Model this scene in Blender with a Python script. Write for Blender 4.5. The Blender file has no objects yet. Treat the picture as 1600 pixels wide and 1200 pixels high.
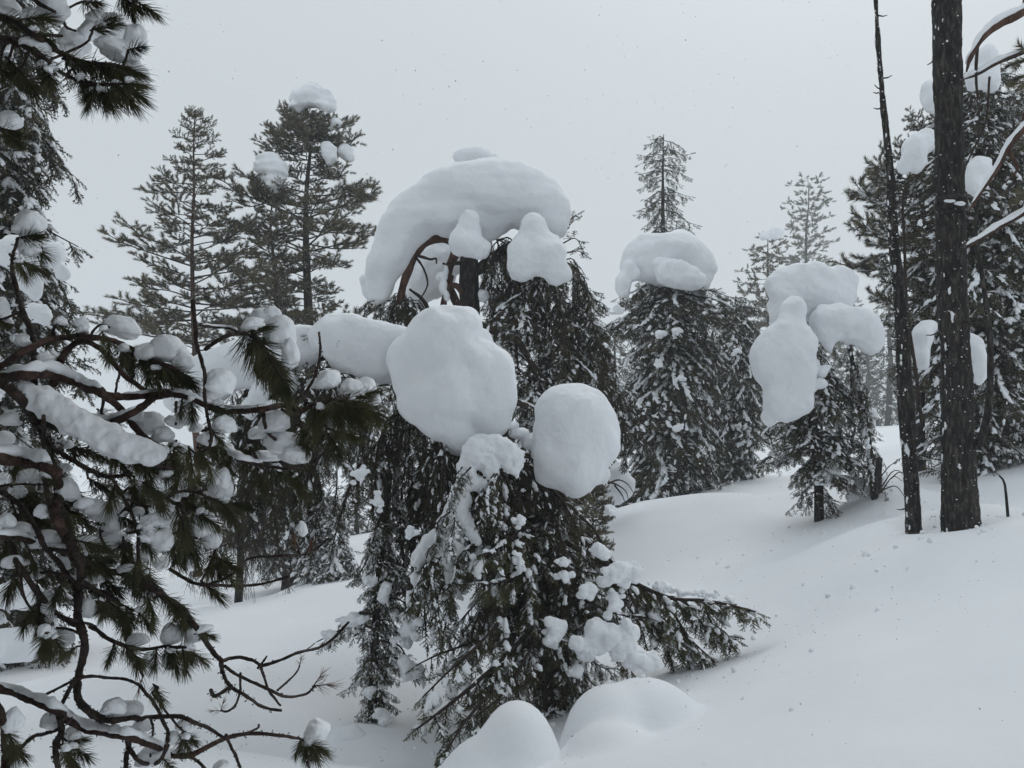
import bpy, math
import numpy as np
from mathutils import Matrix, Vector

# ------------------------------------------------------------------ camera, sky, sun, exposure
scene = bpy.context.scene
COL = scene.collection
F = 1385.0                      # focal length in pixels of the 1600 px wide photograph
PITCH = math.radians(4.0)
CAMZ = 1.6
cam_d = bpy.data.cameras.new('camera'); cam = bpy.data.objects.new('camera', cam_d); COL.objects.link(cam)
cam.location = (0, 0, CAMZ); cam.rotation_euler = (math.radians(90) + PITCH, 0, 0)
cam_d.sensor_width = 36; cam_d.lens = 36 * F / 1600; cam_d.clip_start = 0.05; cam_d.clip_end = 3000
scene.camera = cam

SUN_EL, SUN_AZ = math.radians(48), math.radians(25)
world = bpy.data.worlds.new('World'); scene.world = world; world.use_nodes = True
nt = world.node_tree; nt.nodes.clear()
out = nt.nodes.new('ShaderNodeOutputWorld'); bg = nt.nodes.new('ShaderNodeBackground')
sky = nt.nodes.new('ShaderNodeTexSky'); sky.sky_type = 'NISHITA'; sky.sun_disc = False
sky.sun_elevation = SUN_EL; sky.sun_rotation = SUN_AZ
sky.air_density = 1.0; sky.dust_density = 6.0; sky.ozone_density = 1.0
hs = nt.nodes.new('ShaderNodeHueSaturation'); hs.inputs['Saturation'].default_value = 0.12
mixw = nt.nodes.new('ShaderNodeMix'); mixw.data_type = 'RGBA'; mixw.inputs[0].default_value = 0.93
SKY_STRENGTH = 0.10
mixw.inputs[7].default_value = (6.08, 6.66, 7.06, 1)     # the even cloud deck
nt.links.new(sky.outputs[0], hs.inputs['Color']); nt.links.new(hs.outputs[0], mixw.inputs[6])
tcw = nt.nodes.new('ShaderNodeTexCoord'); sxyz = nt.nodes.new('ShaderNodeSeparateXYZ'); mrw = nt.nodes.new('ShaderNodeMapRange')   # an overcast sky is brighter overhead
nt.links.new(tcw.outputs['Generated'], sxyz.inputs[0]); nt.links.new(sxyz.outputs[2], mrw.inputs[0]); mrw.interpolation_type = 'SMOOTHSTEP'
mrw.inputs[1].default_value = .30; mrw.inputs[2].default_value = 1.0; mrw.inputs[3].default_value = 1.0; mrw.inputs[4].default_value = 1.24
vmw = nt.nodes.new('ShaderNodeVectorMath'); vmw.operation = 'SCALE'; nt.links.new(mixw.outputs[2], vmw.inputs[0]); nt.links.new(mrw.outputs[0], vmw.inputs['Scale'])
nt.links.new(vmw.outputs[0], bg.inputs[0]); bg.inputs[1].default_value = SKY_STRENGTH
nt.links.new(bg.outputs[0], out.inputs[0])
sun_d = bpy.data.lights.new('sun', 'SUN'); sun = bpy.data.objects.new('sun', sun_d); COL.objects.link(sun)
sun_d.energy = 0.5; sun_d.angle = math.radians(40); sun_d.color = (1.0, 0.97, 0.93)
sun.rotation_euler = (math.radians(90) - SUN_EL, 0, math.pi - SUN_AZ)
vs = scene.view_settings
vs.view_transform = 'Standard'; vs.look = 'None'; vs.exposure = 0.0; vs.gamma = 1.0; vs.use_curve_mapping = False
scene.cycles.max_bounces = 6; scene.cycles.diffuse_bounces = 4; scene.cycles.volume_bounces = 1
scene.cycles.use_denoising = True
HAZE = 0.0024

# ------------------------------------------------------------------ pixel -> place, numpy helpers
FWD = np.array([0, math.cos(PITCH), math.sin(PITCH)]); UPV = np.array([0, -math.sin(PITCH), math.cos(PITCH)])
def P(px, py, d):
    v = np.array([(px - 800) / F, 0, 0]) + UPV * ((600 - py) / F) + FWD
    return np.array([0, 0, CAMZ]) + v * (d / v[1])
def PX(n, d): return n * d / F
RNG = np.random.default_rng(7)

def _hash(ix, iy, iz, seed):
    n = (ix * 73856093) ^ (iy * 19349663) ^ (iz * 83492791) ^ (seed * 2654435)
    n = (n ^ (n >> 13)) * 1274126177
    n = (n ^ (n >> 16)) & 0xffffff
    return n / float(0xffffff)
def vnoise(p, freq=1.0, seed=0):
    q = np.asarray(p) * freq
    i = np.floor(q).astype(np.int64); f = q - i; f = f * f * (3 - 2 * f)
    r = 0
    for dx in (0, 1):
        wx = f[..., 0] if dx else 1 - f[..., 0]
        for dy in (0, 1):
            wy = f[..., 1] if dy else 1 - f[..., 1]
            for dz in (0, 1):
                wz = f[..., 2] if dz else 1 - f[..., 2]
                r = r + wx * wy * wz * _hash(i[..., 0] + dx, i[..., 1] + dy, i[..., 2] + dz, seed)
    return r * 2 - 1
def fbm(p, freq, octs=3, seed=0, gain=0.5):
    a, s, t = 1.0, 0, 0
    for o in range(octs):
        s = s + a * vnoise(p, freq * 2 ** o, seed + o * 17); t += a; a *= gain
    return s / t

def norm(v):
    v = np.asarray(v, float); return v / (np.linalg.norm(v, axis=-1, keepdims=True) + 1e-12)

# ------------------------------------------------------------------ mesh making
class MB:
    """collects vertex and face arrays (tris or quads) with material slots"""
    def __init__(s): s.v = []; s.f = []; s.n = 0
    def add(s, v, f, mat=0):
        v = np.asarray(v, float).reshape(-1, 3); f = np.asarray(f, np.int64)
        if len(f) == 0: return
        s.v.append(v); s.f.append((f + s.n, mat)); s.n += len(v)
    def mesh(s, name, mats, smooth=True, origin=None):
        me = bpy.data.meshes.new(name)
        V = np.concatenate(s.v) if s.v else np.zeros((0, 3))
        if origin is not None: V = V - np.asarray(origin)
        loops, starts, tot, mi = [], [], [], []
        c = 0
        for f, m in s.f:
            k = f.shape[1]; loops.append(f.ravel()); n = len(f)
            starts.append(c + np.arange(n) * k); tot.append(np.full(n, k)); mi.append(np.full(n, m)); c += n * k
        me.vertices.add(len(V)); me.vertices.foreach_set('co', V.astype(np.float32).ravel())
        if loops:
            L = np.concatenate(loops).astype(np.int32); S = np.concatenate(starts).astype(np.int32)
            me.loops.add(len(L)); me.loops.foreach_set('vertex_index', L)
            me.polygons.add(len(S)); me.polygons.foreach_set('loop_start', S)
            me.polygons.foreach_set('material_index', np.concatenate(mi).astype(np.int32))
            me.update(calc_edges=True)
            if smooth: me.polygons.foreach_set('use_smooth', np.ones(len(S), bool))
        for m in (mats if isinstance(mats, (list, tuple)) else [mats]): me.materials.append(m)
        me.update()
        return me

def link(name, me, parent=None, kind=None):
    o = bpy.data.objects.new(name, me); COL.objects.link(o)
    if parent is not None: o.parent = parent
    if kind: o['kind'] = kind
    return o
def thing(name, label, cat, loc, group=None):
    o = bpy.data.objects.new(name, None); COL.objects.link(o); o.location = Vector(loc); o.empty_display_size = 0.2
    o['label'] = label; o['category'] = cat
    if group: o['group'] = group
    return o
def tag(o, label, cat, group=None):
    o['label'] = label; o['category'] = cat
    if group: o['group'] = group
    return o

def smooth_path(pts, n=4):
    p = np.asarray(pts, float)
    if len(p) < 3: 
        t = np.linspace(0, 1, n + 1)[:, None]; return p[0] * (1 - t) + p[-1] * t
    q = np.vstack([2 * p[0] - p[1], p, 2 * p[-1] - p[-2]]); o = []
    for i in range(1, len(q) - 2):
        for k in range(n):
            t = k / n
            o.append(0.5 * ((2 * q[i]) + (-q[i - 1] + q[i + 1]) * t + (2 * q[i - 1] - 5 * q[i] + 4 * q[i + 1] - q[i + 2]) * t * t
                            + (-q[i - 1] + 3 * q[i] - 3 * q[i + 1] + q[i + 2]) * t ** 3))
    o.append(p[-1]); return np.array(o)

def tube(mb, pts, rad, sides=6, mat=0, bump=0.0, seed=0, cap=True):
    p = np.asarray(pts, float); n = len(p)
    r = np.interp(np.linspace(0, 1, n), np.linspace(0, 1, len(rad)), rad)
    t = norm(np.gradient(p, axis=0))
    up = np.array([0.13, 0.2, 1.0]) if abs(t[0][2]) < 0.9 else np.array([1.0, 0.1, 0])
    a = norm(np.cross(t, up)); b = np.cross(t, a)
    th = np.linspace(0, 2 * np.pi, sides, endpoint=False)
    ring = a[:, None] * np.cos(th)[None, :, None] + b[:, None] * np.sin(th)[None, :, None]
    R = np.repeat(r[:, None], sides, 1)
    if bump: 
        q = p[:, None] + ring * r[:, None, None]
        R = R * (1 + bump * vnoise(q, 0.35 / max(r.mean(), 1e-4), seed) + bump * .6 * vnoise(q, 1.1 / max(r.mean(), 1e-4), seed + 5))
    v = (p[:, None] + ring * R[..., None]).reshape(-1, 3)
    i = np.arange(n - 1)[:, None] * sides; j = np.arange(sides)[None]; j2 = (j + 1) % sides
    f = np.stack([i + j, i + j2, i + sides + j2, i + sides + j], -1).reshape(-1, 4)
    mb.add(v, f[:, ::-1], mat)
    if cap and sides >= 5:
        for e, q in ((0, p[0] - t[0] * r[0] * .4), (n - 1, p[-1] + t[-1] * r[-1] * .6)):
            vv = np.vstack([v[e * sides:(e + 1) * sides], q]); k = np.arange(sides)
            ff = np.stack([k, (k + 1) % sides, np.full(sides, sides)], -1)
            mb.add(vv, ff if e else ff[:, ::-1], mat)

def surfnets(g, org, h):
    s = g < 0; nx, ny, nz = g.shape
    cnt = np.zeros((nx - 1, ny - 1, nz - 1), np.int8)
    for a in (0, 1):
        for b in (0, 1):
            for c in (0, 1): cnt += s[a:nx - 1 + a, b:ny - 1 + b, c:nz - 1 + c]
    act = (cnt > 0) & (cnt < 8); cells = np.argwhere(act)
    idx = -np.ones(act.shape, np.int64); idx[act] = np.arange(len(cells))
    acc = np.zeros((len(cells), 3)); w = np.zeros(len(cells))
    offs = [np.array(o) for o in np.ndindex(2, 2, 2)]
    for o in offs:
        for ax in range(3):
            if o[ax] == 0:
                o2 = o.copy(); o2[ax] = 1
                g0 = g[tuple((cells + o).T)]; g1 = g[tuple((cells + o2).T)]
                m = (g0 < 0) != (g1 < 0); t = np.where(m, g0 / np.where(m, g0 - g1, 1), 0)
                pt = cells + o + t[:, None] * (o2 - o); acc += np.where(m[:, None], pt, 0); w += m
    V = acc / w[:, None] * h + org
    fs = []
    for ax in range(3):
        b, c = (ax + 1) % 3, (ax + 2) % 3
        sl0 = [slice(None)] * 3; sl1 = [slice(None)] * 3
        sl0[ax] = slice(0, -1); sl1[ax] = slice(1, None)
        d = s[tuple(sl0)] != s[tuple(sl1)]; e = np.argwhere(d)
        e = e[(e[:, b] > 0) & (e[:, c] > 0) & (e[:, b] < g.shape[b] - 1) & (e[:, c] < g.shape[c] - 1)]
        ub = np.zeros(3, int); ub[b] = 1; uc = np.zeros(3, int); uc[c] = 1
        q = np.stack([idx[tuple((e - ub - uc).T)], idx[tuple((e - uc).T)], idx[tuple(e.T)], idx[tuple((e - ub).T)]], -1)
        flip = ~s[tuple(e.T)]
        q[flip] = q[flip][:, ::-1]; fs.append(q)
    return V, np.concatenate(fs)

def blob(prims, cells=46, k=0.25, noise=0.05, seed=0, strata=0.0, fine=0.012, flat=0.0):
    """prims: (centre, (rx, ry, rz)) ellipsoids; smooth union; returns verts, quads. noise is relative to size"""
    C = np.array([p[0] for p in prims]); R = np.array([np.broadcast_to(p[1], 3) for p in prims], float)
    lo = (C - R).min(0); hi = (C + R).max(0); m = (hi - lo).max() * 0.08; lo -= m; hi += m
    h = (hi - lo).max() / cells; n = np.ceil((hi - lo) / h).astype(int) + 2
    ax = [lo[i] + np.arange(n[i]) * h for i in range(3)]
    G = np.stack(np.meshgrid(*ax, indexing='ij'), -1)
    size = np.median(R.min(1)); kk = k * size
    warp = np.stack([vnoise(G, 0.9 / size, seed + i * 31) for i in range(3)], -1) * size * 0.26
    d = None
    for c, r in zip(C, R):
        q = (G + warp - c) / r; l = np.linalg.norm(q, axis=-1); l2 = np.linalg.norm(q / r, axis=-1)
        s = l * (l - 1) / (l2 + 1e-9)
        if d is None: d = s
        else:
            hh = np.clip(0.5 + 0.5 * (d - s) / kk, 0, 1); d = d * (1 - hh) + s * hh - kk * hh * (1 - hh)
    d = d + size * noise * (fbm(G, 1.4 / size, 3, seed + 3) - .25 * np.clip((lo[2] + (hi - lo)[2] * .35 - G[..., 2]) / size, 0, 1) * vnoise(G, 3.2 / size, seed + 6))
    if strata: d = d + size * strata * np.sin((G[..., 2] + .5 * size * vnoise(G, .5 / size, seed + 8)) * 9 / size) * (.3 + .3 * vnoise(G, .8 / size, seed + 12))
    V, Q = surfnets(d, lo, h)
    if fine:
        c = V.mean(0); V = V + norm(V - c) * (size * (fine * fbm(V, 6 / size, 2, seed + 9) + .8 * fine * np.abs(vnoise(V, 3.1 / size, seed + 10))))[:, None]
    return V, Q

def ico(sub=1):
    t = (1 + 5 ** .5) / 2
    v = [(-1, t, 0), (1, t, 0), (-1, -t, 0), (1, -t, 0), (0, -1, t), (0, 1, t), (0, -1, -t), (0, 1, -t), (t, 0, -1), (t, 0, 1), (-t, 0, -1), (-t, 0, 1)]
    f = [(0, 11, 5), (0, 5, 1), (0, 1, 7), (0, 7, 10), (0, 10, 11), (1, 5, 9), (5, 11, 4), (11, 10, 2), (10, 7, 6), (7, 1, 8), (3, 9, 4), (3, 4, 2), (3, 2, 6), (3, 6, 8), (3, 8, 9), (4, 9, 5), (2, 4, 11), (6, 2, 10), (8, 6, 7), (9, 8, 1)]
    v = [norm(np.array(x)) for x in v]
    for _ in range(sub):
        cache = {}; nf = []
        def mid(a, b):
            key = (min(a, b), max(a, b))
            if key not in cache: v.append(norm(v[a] + v[b])); cache[key] = len(v) - 1
            return cache[key]
        for a, b, c in f:
            x, y, z = mid(a, b), mid(b, c), mid(c, a); nf += [(a, x, z), (b, y, x), (c, z, y), (x, y, z)]
        f = nf
    return np.array(v), np.array(f)

# ------------------------------------------------------------------ materials
def new_mat(name):
    m = bpy.data.materials.new(name); m.use_nodes = True; n = m.node_tree
    return m, n, n.nodes['Principled BSDF']
def noise_node(n, scale, detail=4, rough=.55, vec=None, stretch=None):
    tc = n.nodes.new('ShaderNodeNewGeometry')
    mp = n.nodes.new('ShaderNodeMapping'); n.links.new(tc.outputs['Position'], mp.inputs[0])
    if stretch: mp.inputs['Scale'].default_value = stretch
    t = n.nodes.new('ShaderNodeTexNoise'); t.inputs['Scale'].default_value = scale; t.inputs['Detail'].default_value = detail
    t.inputs['Roughness'].default_value = rough; n.links.new(mp.outputs[0], t.inputs['Vector']); return t
def ramp(n, fac, stops):
    r = n.nodes.new('ShaderNodeValToRGB'); e = r.color_ramp.elements
    while len(e) < len(stops): e.new(0.5)
    for x, (p, c) in zip(e, stops): x.position = p; x.color = (*c, 1)
    n.links.new(fac, r.inputs[0]); return r
def bump(n, h, strength, dist, prev=None):
    b = n.nodes.new('ShaderNodeBump'); b.inputs['Strength'].default_value = strength; b.inputs['Distance'].default_value = dist
    n.links.new(h, b.inputs['Height'])
    if prev is not None: n.links.new(prev, b.inputs['Normal'])
    return b.outputs[0]
def snow_mat(name, coarse, fine, d1, d2):
    m, n, b = new_mat(name)
    a = noise_node(n, coarse, 5, .6); c = noise_node(n, fine, 5, .7)
    r = ramp(n, a.outputs[0], [(.3, (.855, .872, .90)), (.7, (.895, .908, .93))]); n.links.new(r.outputs[0], b.inputs['Base Color'])
    b.inputs['Roughness'].default_value = .75; b.inputs['Specular IOR Level'].default_value = .25
    n.links.new(bump(n, c.outputs[0], .35, d2, bump(n, a.outputs[0], .5, d1)), b.inputs['Normal'])
    return m
M_SNOW = snow_mat('snow', 6, 45, .05, .010)
M_SNOWG = snow_mat('snow_ground', 1.2, 25, .05, .008)
M_CLUMP = snow_mat('snow_clump', 25, 180, .012, .003)
def bark_mat(name, c0, c1, c2, scale=30, stretch=(1, 1, .25), snowy=0.0, dist=.02):
    m, n, b = new_mat(name)
    a = noise_node(n, scale, 6, .65, stretch=stretch); 
    r = ramp(n, a.outputs[0], [(.32, c0), (.52, c1), (.72, c2)])
    col = r.outputs[0]
    g = noise_node(n, 3.0, 3); mx = n.nodes.new('ShaderNodeMix'); mx.data_type = 'RGBA'; mx.blend_type = 'MULTIPLY'; mx.inputs[0].default_value = .5
    r2 = ramp(n, g.outputs[0], [(.35, (.55, .55, .58)), (.65, (1.2, 1.15, 1.1))])
    n.links.new(col, mx.inputs[6]); n.links.new(r2.outputs[0], mx.inputs[7]); n.links.new(mx.outputs[2], b.inputs['Base Color'])
    b.inputs['Roughness'].default_value = .9; b.inputs['Specular IOR Level'].default_value = .2
    n.links.new(bump(n, a.outputs[0], 1.0, dist), b.inputs['Normal'])
    return m
M_BARK = bark_mat('bark_grey', (.009, .008, .0075), (.034, .030, .028), (.135, .120, .110), 38)
M_BARKR = bark_mat('bark_red', (.035, .019, .014), (.095, .052, .038), (.16, .10, .078), 18)
M_TWIG = bark_mat('twig_bark', (.014, .011, .010), (.045, .033, .028), (.085, .062, .052), 90, (1, 1, 1), dist=.004)
M_TWIGR = bark_mat('twig_bark_red', (.018, .012, .010), (.060, .037, .030), (.11, .072, .060), 60, (1, 1, 1), dist=.006)
def needle_mat(name, c0, c1, scale=3, rough=.55):
    m, n, b = new_mat(name); a = noise_node(n, scale, 3)
    r = ramp(n, a.outputs[0], [(.35, c0), (.65, c1)]); n.links.new(r.outputs[0], b.inputs['Base Color'])
    b.inputs['Roughness'].default_value = rough; b.inputs['Specular IOR Level'].default_value = .3
    return m
M_SPRUCE = needle_mat('spruce_needles', (.032, .030, .016), (.092, .080, .044))
M_SPRUCE2 = needle_mat('spruce_needles_green', (.042, .044, .018), (.120, .112, .048), 6)
M_PINE = needle_mat('pine_needles', (.075, .070, .040), (.185, .160, .095), 5)
M_PINEN = needle_mat('near_pine_needles', (.038, .041, .020), (.120, .116, .056), 12)
M_DEAD = needle_mat('brown_needles', (.14, .055, .030), (.26, .13, .08), 12)
M_LICHEN = needle_mat('black_lichen', (.010, .010, .009), (.035, .034, .030), 20, .9)

M_FLAKE, n_, b_ = new_mat('snowflake'); tl = n_.nodes.new('ShaderNodeBsdfTranslucent'); tl.inputs[0].default_value = (.97, .98, 1, 1); mx_ = n_.nodes.new('ShaderNodeMixShader'); mx_.inputs[0].default_value = .6
b_.inputs['Base Color'].default_value = (.93, .94, .96, 1); b_.inputs['Roughness'].default_value = .8
n_.links.new(b_.outputs[0], mx_.inputs[1]); n_.links.new(tl.outputs[0], mx_.inputs[2]); n_.links.new(mx_.outputs[0], n_.nodes['Material Output'].inputs['Surface'])
# ------------------------------------------------------------------ foliage templates (unit length along +Z, up = +Y)
def needles(rng, base, dirs, length, width):
    """flat tapered triangles"""
    n = len(base); side = norm(np.cross(dirs, rng.normal(size=(n, 3)))) * (width * .5)
    tip = base + dirs * np.asarray(length)[:, None]
    v = np.stack([base - side, base + side, tip], 1).reshape(-1, 3); f = np.arange(3 * n).reshape(-1, 3)
    return v, f
def spray_template(rng, twigs, per, nl, nw, droop=.1, spread=.55):
    V = []; Fc = []; c = 0
    def run(p0, p1, k):
        nonlocal c
        ax = norm(p1 - p0); s = rng.uniform(0, 1, k); base = p0 + (p1 - p0) * s[:, None]
        r = norm(np.cross(rng.normal(size=(k, 3)), ax)); a = rng.uniform(.5, 1.05, k)[:, None]
        d = norm(ax * np.cos(a) + r * np.sin(a)); v, f = needles(rng, base, d, nl * rng.uniform(.7, 1.15, k), nw)
        V.append(v); Fc.append(f + c); c += len(v)
        # twig wood
        side = norm(np.cross(ax, [0, 1, .2])) * nw * .8
        v = np.array([p0 - side, p0 + side, p1]); V.append(v); Fc.append(np.array([[0, 1, 2]]) + c); c += 3
    tip = np.array([0, -droop, 1.0]); run(np.zeros(3), tip, per)
    for i in range(twigs):
        s = .15 + .7 * i / max(twigs - 1, 1); sg = 1 if i % 2 else -1
        p0 = tip * s; ln = spread * (1.05 - s) * rng.uniform(.7, 1.15) + .1
        run(p0, p0 + np.array([sg * ln * .75, -ln * rng.uniform(.05, .5), ln * rng.uniform(.4, .75)]), max(6, int(per * ln * 1.4)))
    return np.concatenate(V), np.concatenate(Fc)
def tuft_template(rng, k, nl, nw):
    s = rng.uniform(.0, .9, k); base = np.stack([np.zeros(k), np.zeros(k), s], 1)
    a = rng.uniform(.35, 1.1, k) * (1.15 - .6 * s); th = rng.uniform(0, 2 * np.pi, k)
    d = np.stack([np.sin(a) * np.cos(th), np.sin(a) * np.sin(th), np.cos(a)], 1)
    return needles(rng, base, d, nl * rng.uniform(.75, 1.1, k), nw)
tr = np.random.default_rng(11)
T_SPR_N = [spray_template(tr, 7, 46, .13, .030, .15) for _ in range(4)]      # near
T_SPR_M = [spray_template(tr, 6, 22, .15, .052, .15) for _ in range(4)]      # middle
T_SPR_F = [spray_template(tr, 5, 10, .20, .095, .15) for _ in range(4)]       # far
T_TUF_M = [tuft_template(tr, 60, .72, .070) for _ in range(4)]
T_TUF_F = [tuft_template(tr, 24, .60, .13) for _ in range(4)]
def lump_templates(sub, n):
    o = []
    for i in range(n):
        v, f = ico(sub); v = v * (1 + .30 * fbm(v, 1.3, 2, i * 7 + 1))[:, None]
        v[:, 1] = np.where(v[:, 1] < 0, v[:, 1] * .45, v[:, 1]); o.append((v, f))
    return o
def snow_spray_templates(sub, n, lobes):
    '''snow lying along a spray: a long lobe on the twig with side lobes on its side twigs; unit is the width'''
    o = []; q = np.random.default_rng(77 + sub)
    for i in range(n):
        V, Fc, c = [], [], 0
        for k in range(lobes):
            v, f = ico(sub); v = v * (1 + .6 * fbm(v + k * 5 + i * 3, 1.5, 2, i * 7 + k))[:, None]; v[:, 1] = np.where(v[:, 1] < 0, v[:, 1] * .35, v[:, 1])
            if k == 0: v = v * [.75, .8, 1.3]
            else:
                s = q.uniform(.35, .75); v = v * [s * .7, s * .7, s * 1.25]; a = q.uniform(.4, 1.2) * (1 if k % 2 else -1); ca, sa = math.cos(a), math.sin(a)
                v = v @ np.array([[ca, 0, -sa], [0, 1, 0], [sa, 0, ca]]) + [math.sin(a) * .7 * s + q.normal() * .1, -.25 - .2 * q.random(), q.uniform(-1.1, .9)]
            V.append(v); Fc.append(f + c); c += len(v)
        o.append((np.concatenate(V), np.concatenate(Fc)))
    return o
T_DUST = lump_templates(1, 4)
T_LUMP = snow_spray_templates(0, 8, 6); T_LUMP2 = snow_spray_templates(1, 6, 5)

def frames(dirs, ups):
    z = norm(dirs); x = norm(np.cross(ups, z)); y = np.cross(z, x); return np.stack([x, y, z], -1)     # columns
def scatter(mb, templates, pos, R, scale, rng, mat=0):
    pos = np.asarray(pos); scale = np.asarray(scale)
    if len(pos) == 0: return
    if scale.ndim == 1: scale = np.repeat(scale[:, None], 3, 1)
    which = rng.integers(0, len(templates), len(pos))
    for i, (v, f) in enumerate(templates):
        m = which == i
        if not m.any(): continue
        A = R[m] * scale[m][:, None, :]
        W = np.einsum('nij,vj->nvi', A, v) + pos[m][:, None]
        FF = (f[None] + (np.arange(m.sum()) * len(v))[:, None, None]).reshape(-1, f.shape[1])
        mb.add(W.reshape(-1, 3), FF, mat)

class Foliage:
    """gathers wood, sprays and snow lumps of one tree or of one branch"""
    def __init__(s, seed): s.rng = np.random.default_rng(seed); s.wood = MB(); s.sp = []; s.lu = []
    def spray(s, p, d, up, sc): s.sp.append((*p, *d, *up, sc))
    def lump(s, p, d, sx, sy, sz): s.lu.append((*p, *d, sx, sy, sz))
    def limb(s, pts, r0, r1, side, step, hang=.3, spl=.18, dens=1.0, snow=.4, s0=.15, sides=5, lump=1.0, flat=1.0, tip=True, sm=4, up_bias=0.0, spread=1.0, ridge=0.0):
        rng = s.rng; p = smooth_path(pts, sm); tube(s.wood, p, [r0, r1], sides, 0, .12, int(rng.integers(999)), cap=sides >= 6)
        seg = np.linalg.norm(np.diff(p, axis=0), axis=1); L = seg.sum(); cum = np.concatenate([[0], np.cumsum(seg)]) / max(L, 1e-9)
        def at(t):
            q = np.array([np.interp(t, cum, p[:, i]) for i in range(3)]); e = min(t + .04, 1); e0 = max(e - .08, 0)
            a = np.array([np.interp(e, cum, p[:, i]) for i in range(3)]) - np.array([np.interp(e0, cum, p[:, i]) for i in range(3)])
            return q, norm(a)
        n = max(2, int(L * (1 - s0) / step)); sg = 1
        for i in range(n):
            t = s0 + (1 - s0) * (i + rng.uniform(0, .9)) / n; q, ax = at(min(t, 1)); sg = -sg
            lat = norm(np.cross(ax, [0, 0, 1.0]) + 1e-3) * sg
            d = lat * rng.uniform(.5, 1.1) * flat * spread + ax * rng.uniform(.3, .9) + np.array([0, 0, -hang * rng.uniform(.4, 1.6) + up_bias]) + rng.normal(size=3) * .22
            d = norm(d); ln = side * (1.1 - .75 * t) * rng.uniform(.55, 1.2)
            m = max(1, int(ln / (spl * .42) * dens)); end = q + d * ln + np.array([0, 0, -.25 * hang * ln])
            mid = (q + end) / 2 + np.array([0, 0, .05 * ln])
            if ln > spl * .8: tube(s.wood, [q, mid, end], [max(r1, r0 * .28), r1 * .5], 3, 0, cap=False)
            for j in range(m):
                u = (j + rng.uniform(.3, 1)) / m; b = (q * (1 - u) ** 2 + 2 * mid * u * (1 - u) + end * u * u)
                dd = norm(d + rng.normal(size=3) * .38 + np.array([0, 0, -hang * .5 + up_bias])); up = norm(np.array([0, 0, 1.0]) + rng.normal(size=3) * .25)
                sc = spl * rng.uniform(.7, 1.25); s.spray(b, dd, up, sc)
                for _ in range(int(rng.random() < snow) + int(rng.random() < snow * .6)):
                    w = sc * (.05 + .22 * rng.random() ** 2.6) * lump; s.lump(b + dd * sc * rng.uniform(.2, .8) + np.array([0, 0, w * .35]), dd, w * rng.uniform(.9, 1.4), w * rng.uniform(.5, .85), (w * .7 + sc * .12) * rng.uniform(.8, 1.3))
        if ridge:
            k = int(L / .055)
            for i in range(k):
                if rng.random() > ridge: continue
                q, ax = at(.12 + .85 * i / k); w = spl * rng.uniform(.12, .26) * lump; s.lump(q + np.array([0, 0, r1 + w * .4]) + rng.normal(size=3) * .01, ax, w, w * .7, w * rng.uniform(1.0, 1.8))
        if tip:
            q, ax = at(1.0); s.spray(q, ax, (0, 0, 1), spl)
        return p
    def build(s, parent, origin, tmpl, m_wood, m_leaf, ltmpl=None, names=('limbs', 'foliage', 'clinging_snow')):
        rng = s.rng; objs = []
        if s.wood.n: objs.append(link(names[0], s.wood.mesh(names[0], m_wood, origin=origin), parent, 'stuff'))
        if s.sp:
            a = np.array(s.sp); mb = MB(); scatter(mb, tmpl, a[:, :3], frames(a[:, 3:6], a[:, 6:9]), a[:, 9], rng)
            objs.append(link(names[1], mb.mesh(names[1], m_leaf, smooth=False, origin=origin), parent, 'stuff'))
        if s.lu:
            a = np.array(s.lu); mb = MB(); up = np.tile([0, 0, 1.0], (len(a), 1)) + rng.normal(size=(len(a), 3)) * .12
            scatter(mb, ltmpl or T_LUMP, a[:, :3], frames(a[:, 3:6], up), a[:, 6:9], rng)
            objs.append(link(names[2], mb.mesh(names[2], M_CLUMP, origin=origin), parent, 'stuff'))
        return objs

# ------------------------------------------------------------------ shared boughs: alike branches share one mesh
def _fol_mesh(fo, name, tmpl, leaf, wood=None, ltmpl=None):
    rng = fo.rng; m = MB(); m.v += fo.wood.v; m.f += fo.wood.f; m.n = fo.wood.n
    a = np.array(fo.sp); scatter(m, tmpl, a[:, :3], frames(a[:, 3:6], a[:, 6:9]), a[:, 9], rng, 1)
    if fo.lu:
        a = np.array(fo.lu); up = np.tile([0, 0, 1.0], (len(a), 1)) + rng.normal(size=(len(a), 3)) * .12
        scatter(m, ltmpl or T_LUMP, a[:, :3], frames(a[:, 3:6], up), a[:, 6:9], rng, 2)
    me = m.mesh(name, [wood or M_TWIG, leaf, M_CLUMP]); return me
BOUGH = {}
def bough_set(key, pts, tmpl, leaf, n=7, side=.36, step=.085, hang=.6, spl=.17, dens=1.5, snow=.35, s0=.1, r0=.016, r1=.005, lump=1.0, wood=None, **kw):
    L = []
    for i in range(n):
        fo = Foliage(hash_seed(key) + i); q = np.array(pts, float); q[1:] += fo.rng.normal(size=(len(q) - 1, 3)) * [.02, .06, .03]
        fo.limb(q, r0, r1, side, step, hang, spl, dens, snow, s0, 5, lump, sm=3, **kw); L.append(_fol_mesh(fo, 'branch', tmpl, leaf, wood))
    BOUGH[key] = L
def hash_seed(k): return sum(ord(c) * (i + 3) for i, c in enumerate(k)) * 7
SPR = [(0, 0, 0), (.35, 0, -.02), (.72, 0, -.16), (1, 0, -.24)]
PIN = [(0, 0, 0), (.4, 0, .04), (.75, 0, .05), (1, 0, .16)]
HNG = [(0, 0, 0), (.22, 0, -.06), (.38, 0, -.45), (.42, 0, -1.0)]
bough_set('spruce', SPR, T_SPR_M, M_SPRUCE, side=.40, step=.070, hang=.42, spl=.16, dens=1.15, snow=.50, ridge=.55)
bough_set('spruce_bare', SPR, T_SPR_M, M_SPRUCE, side=.34, step=.085, hang=.4, spl=.16, dens=1.0, snow=.20, ridge=.25)
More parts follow.
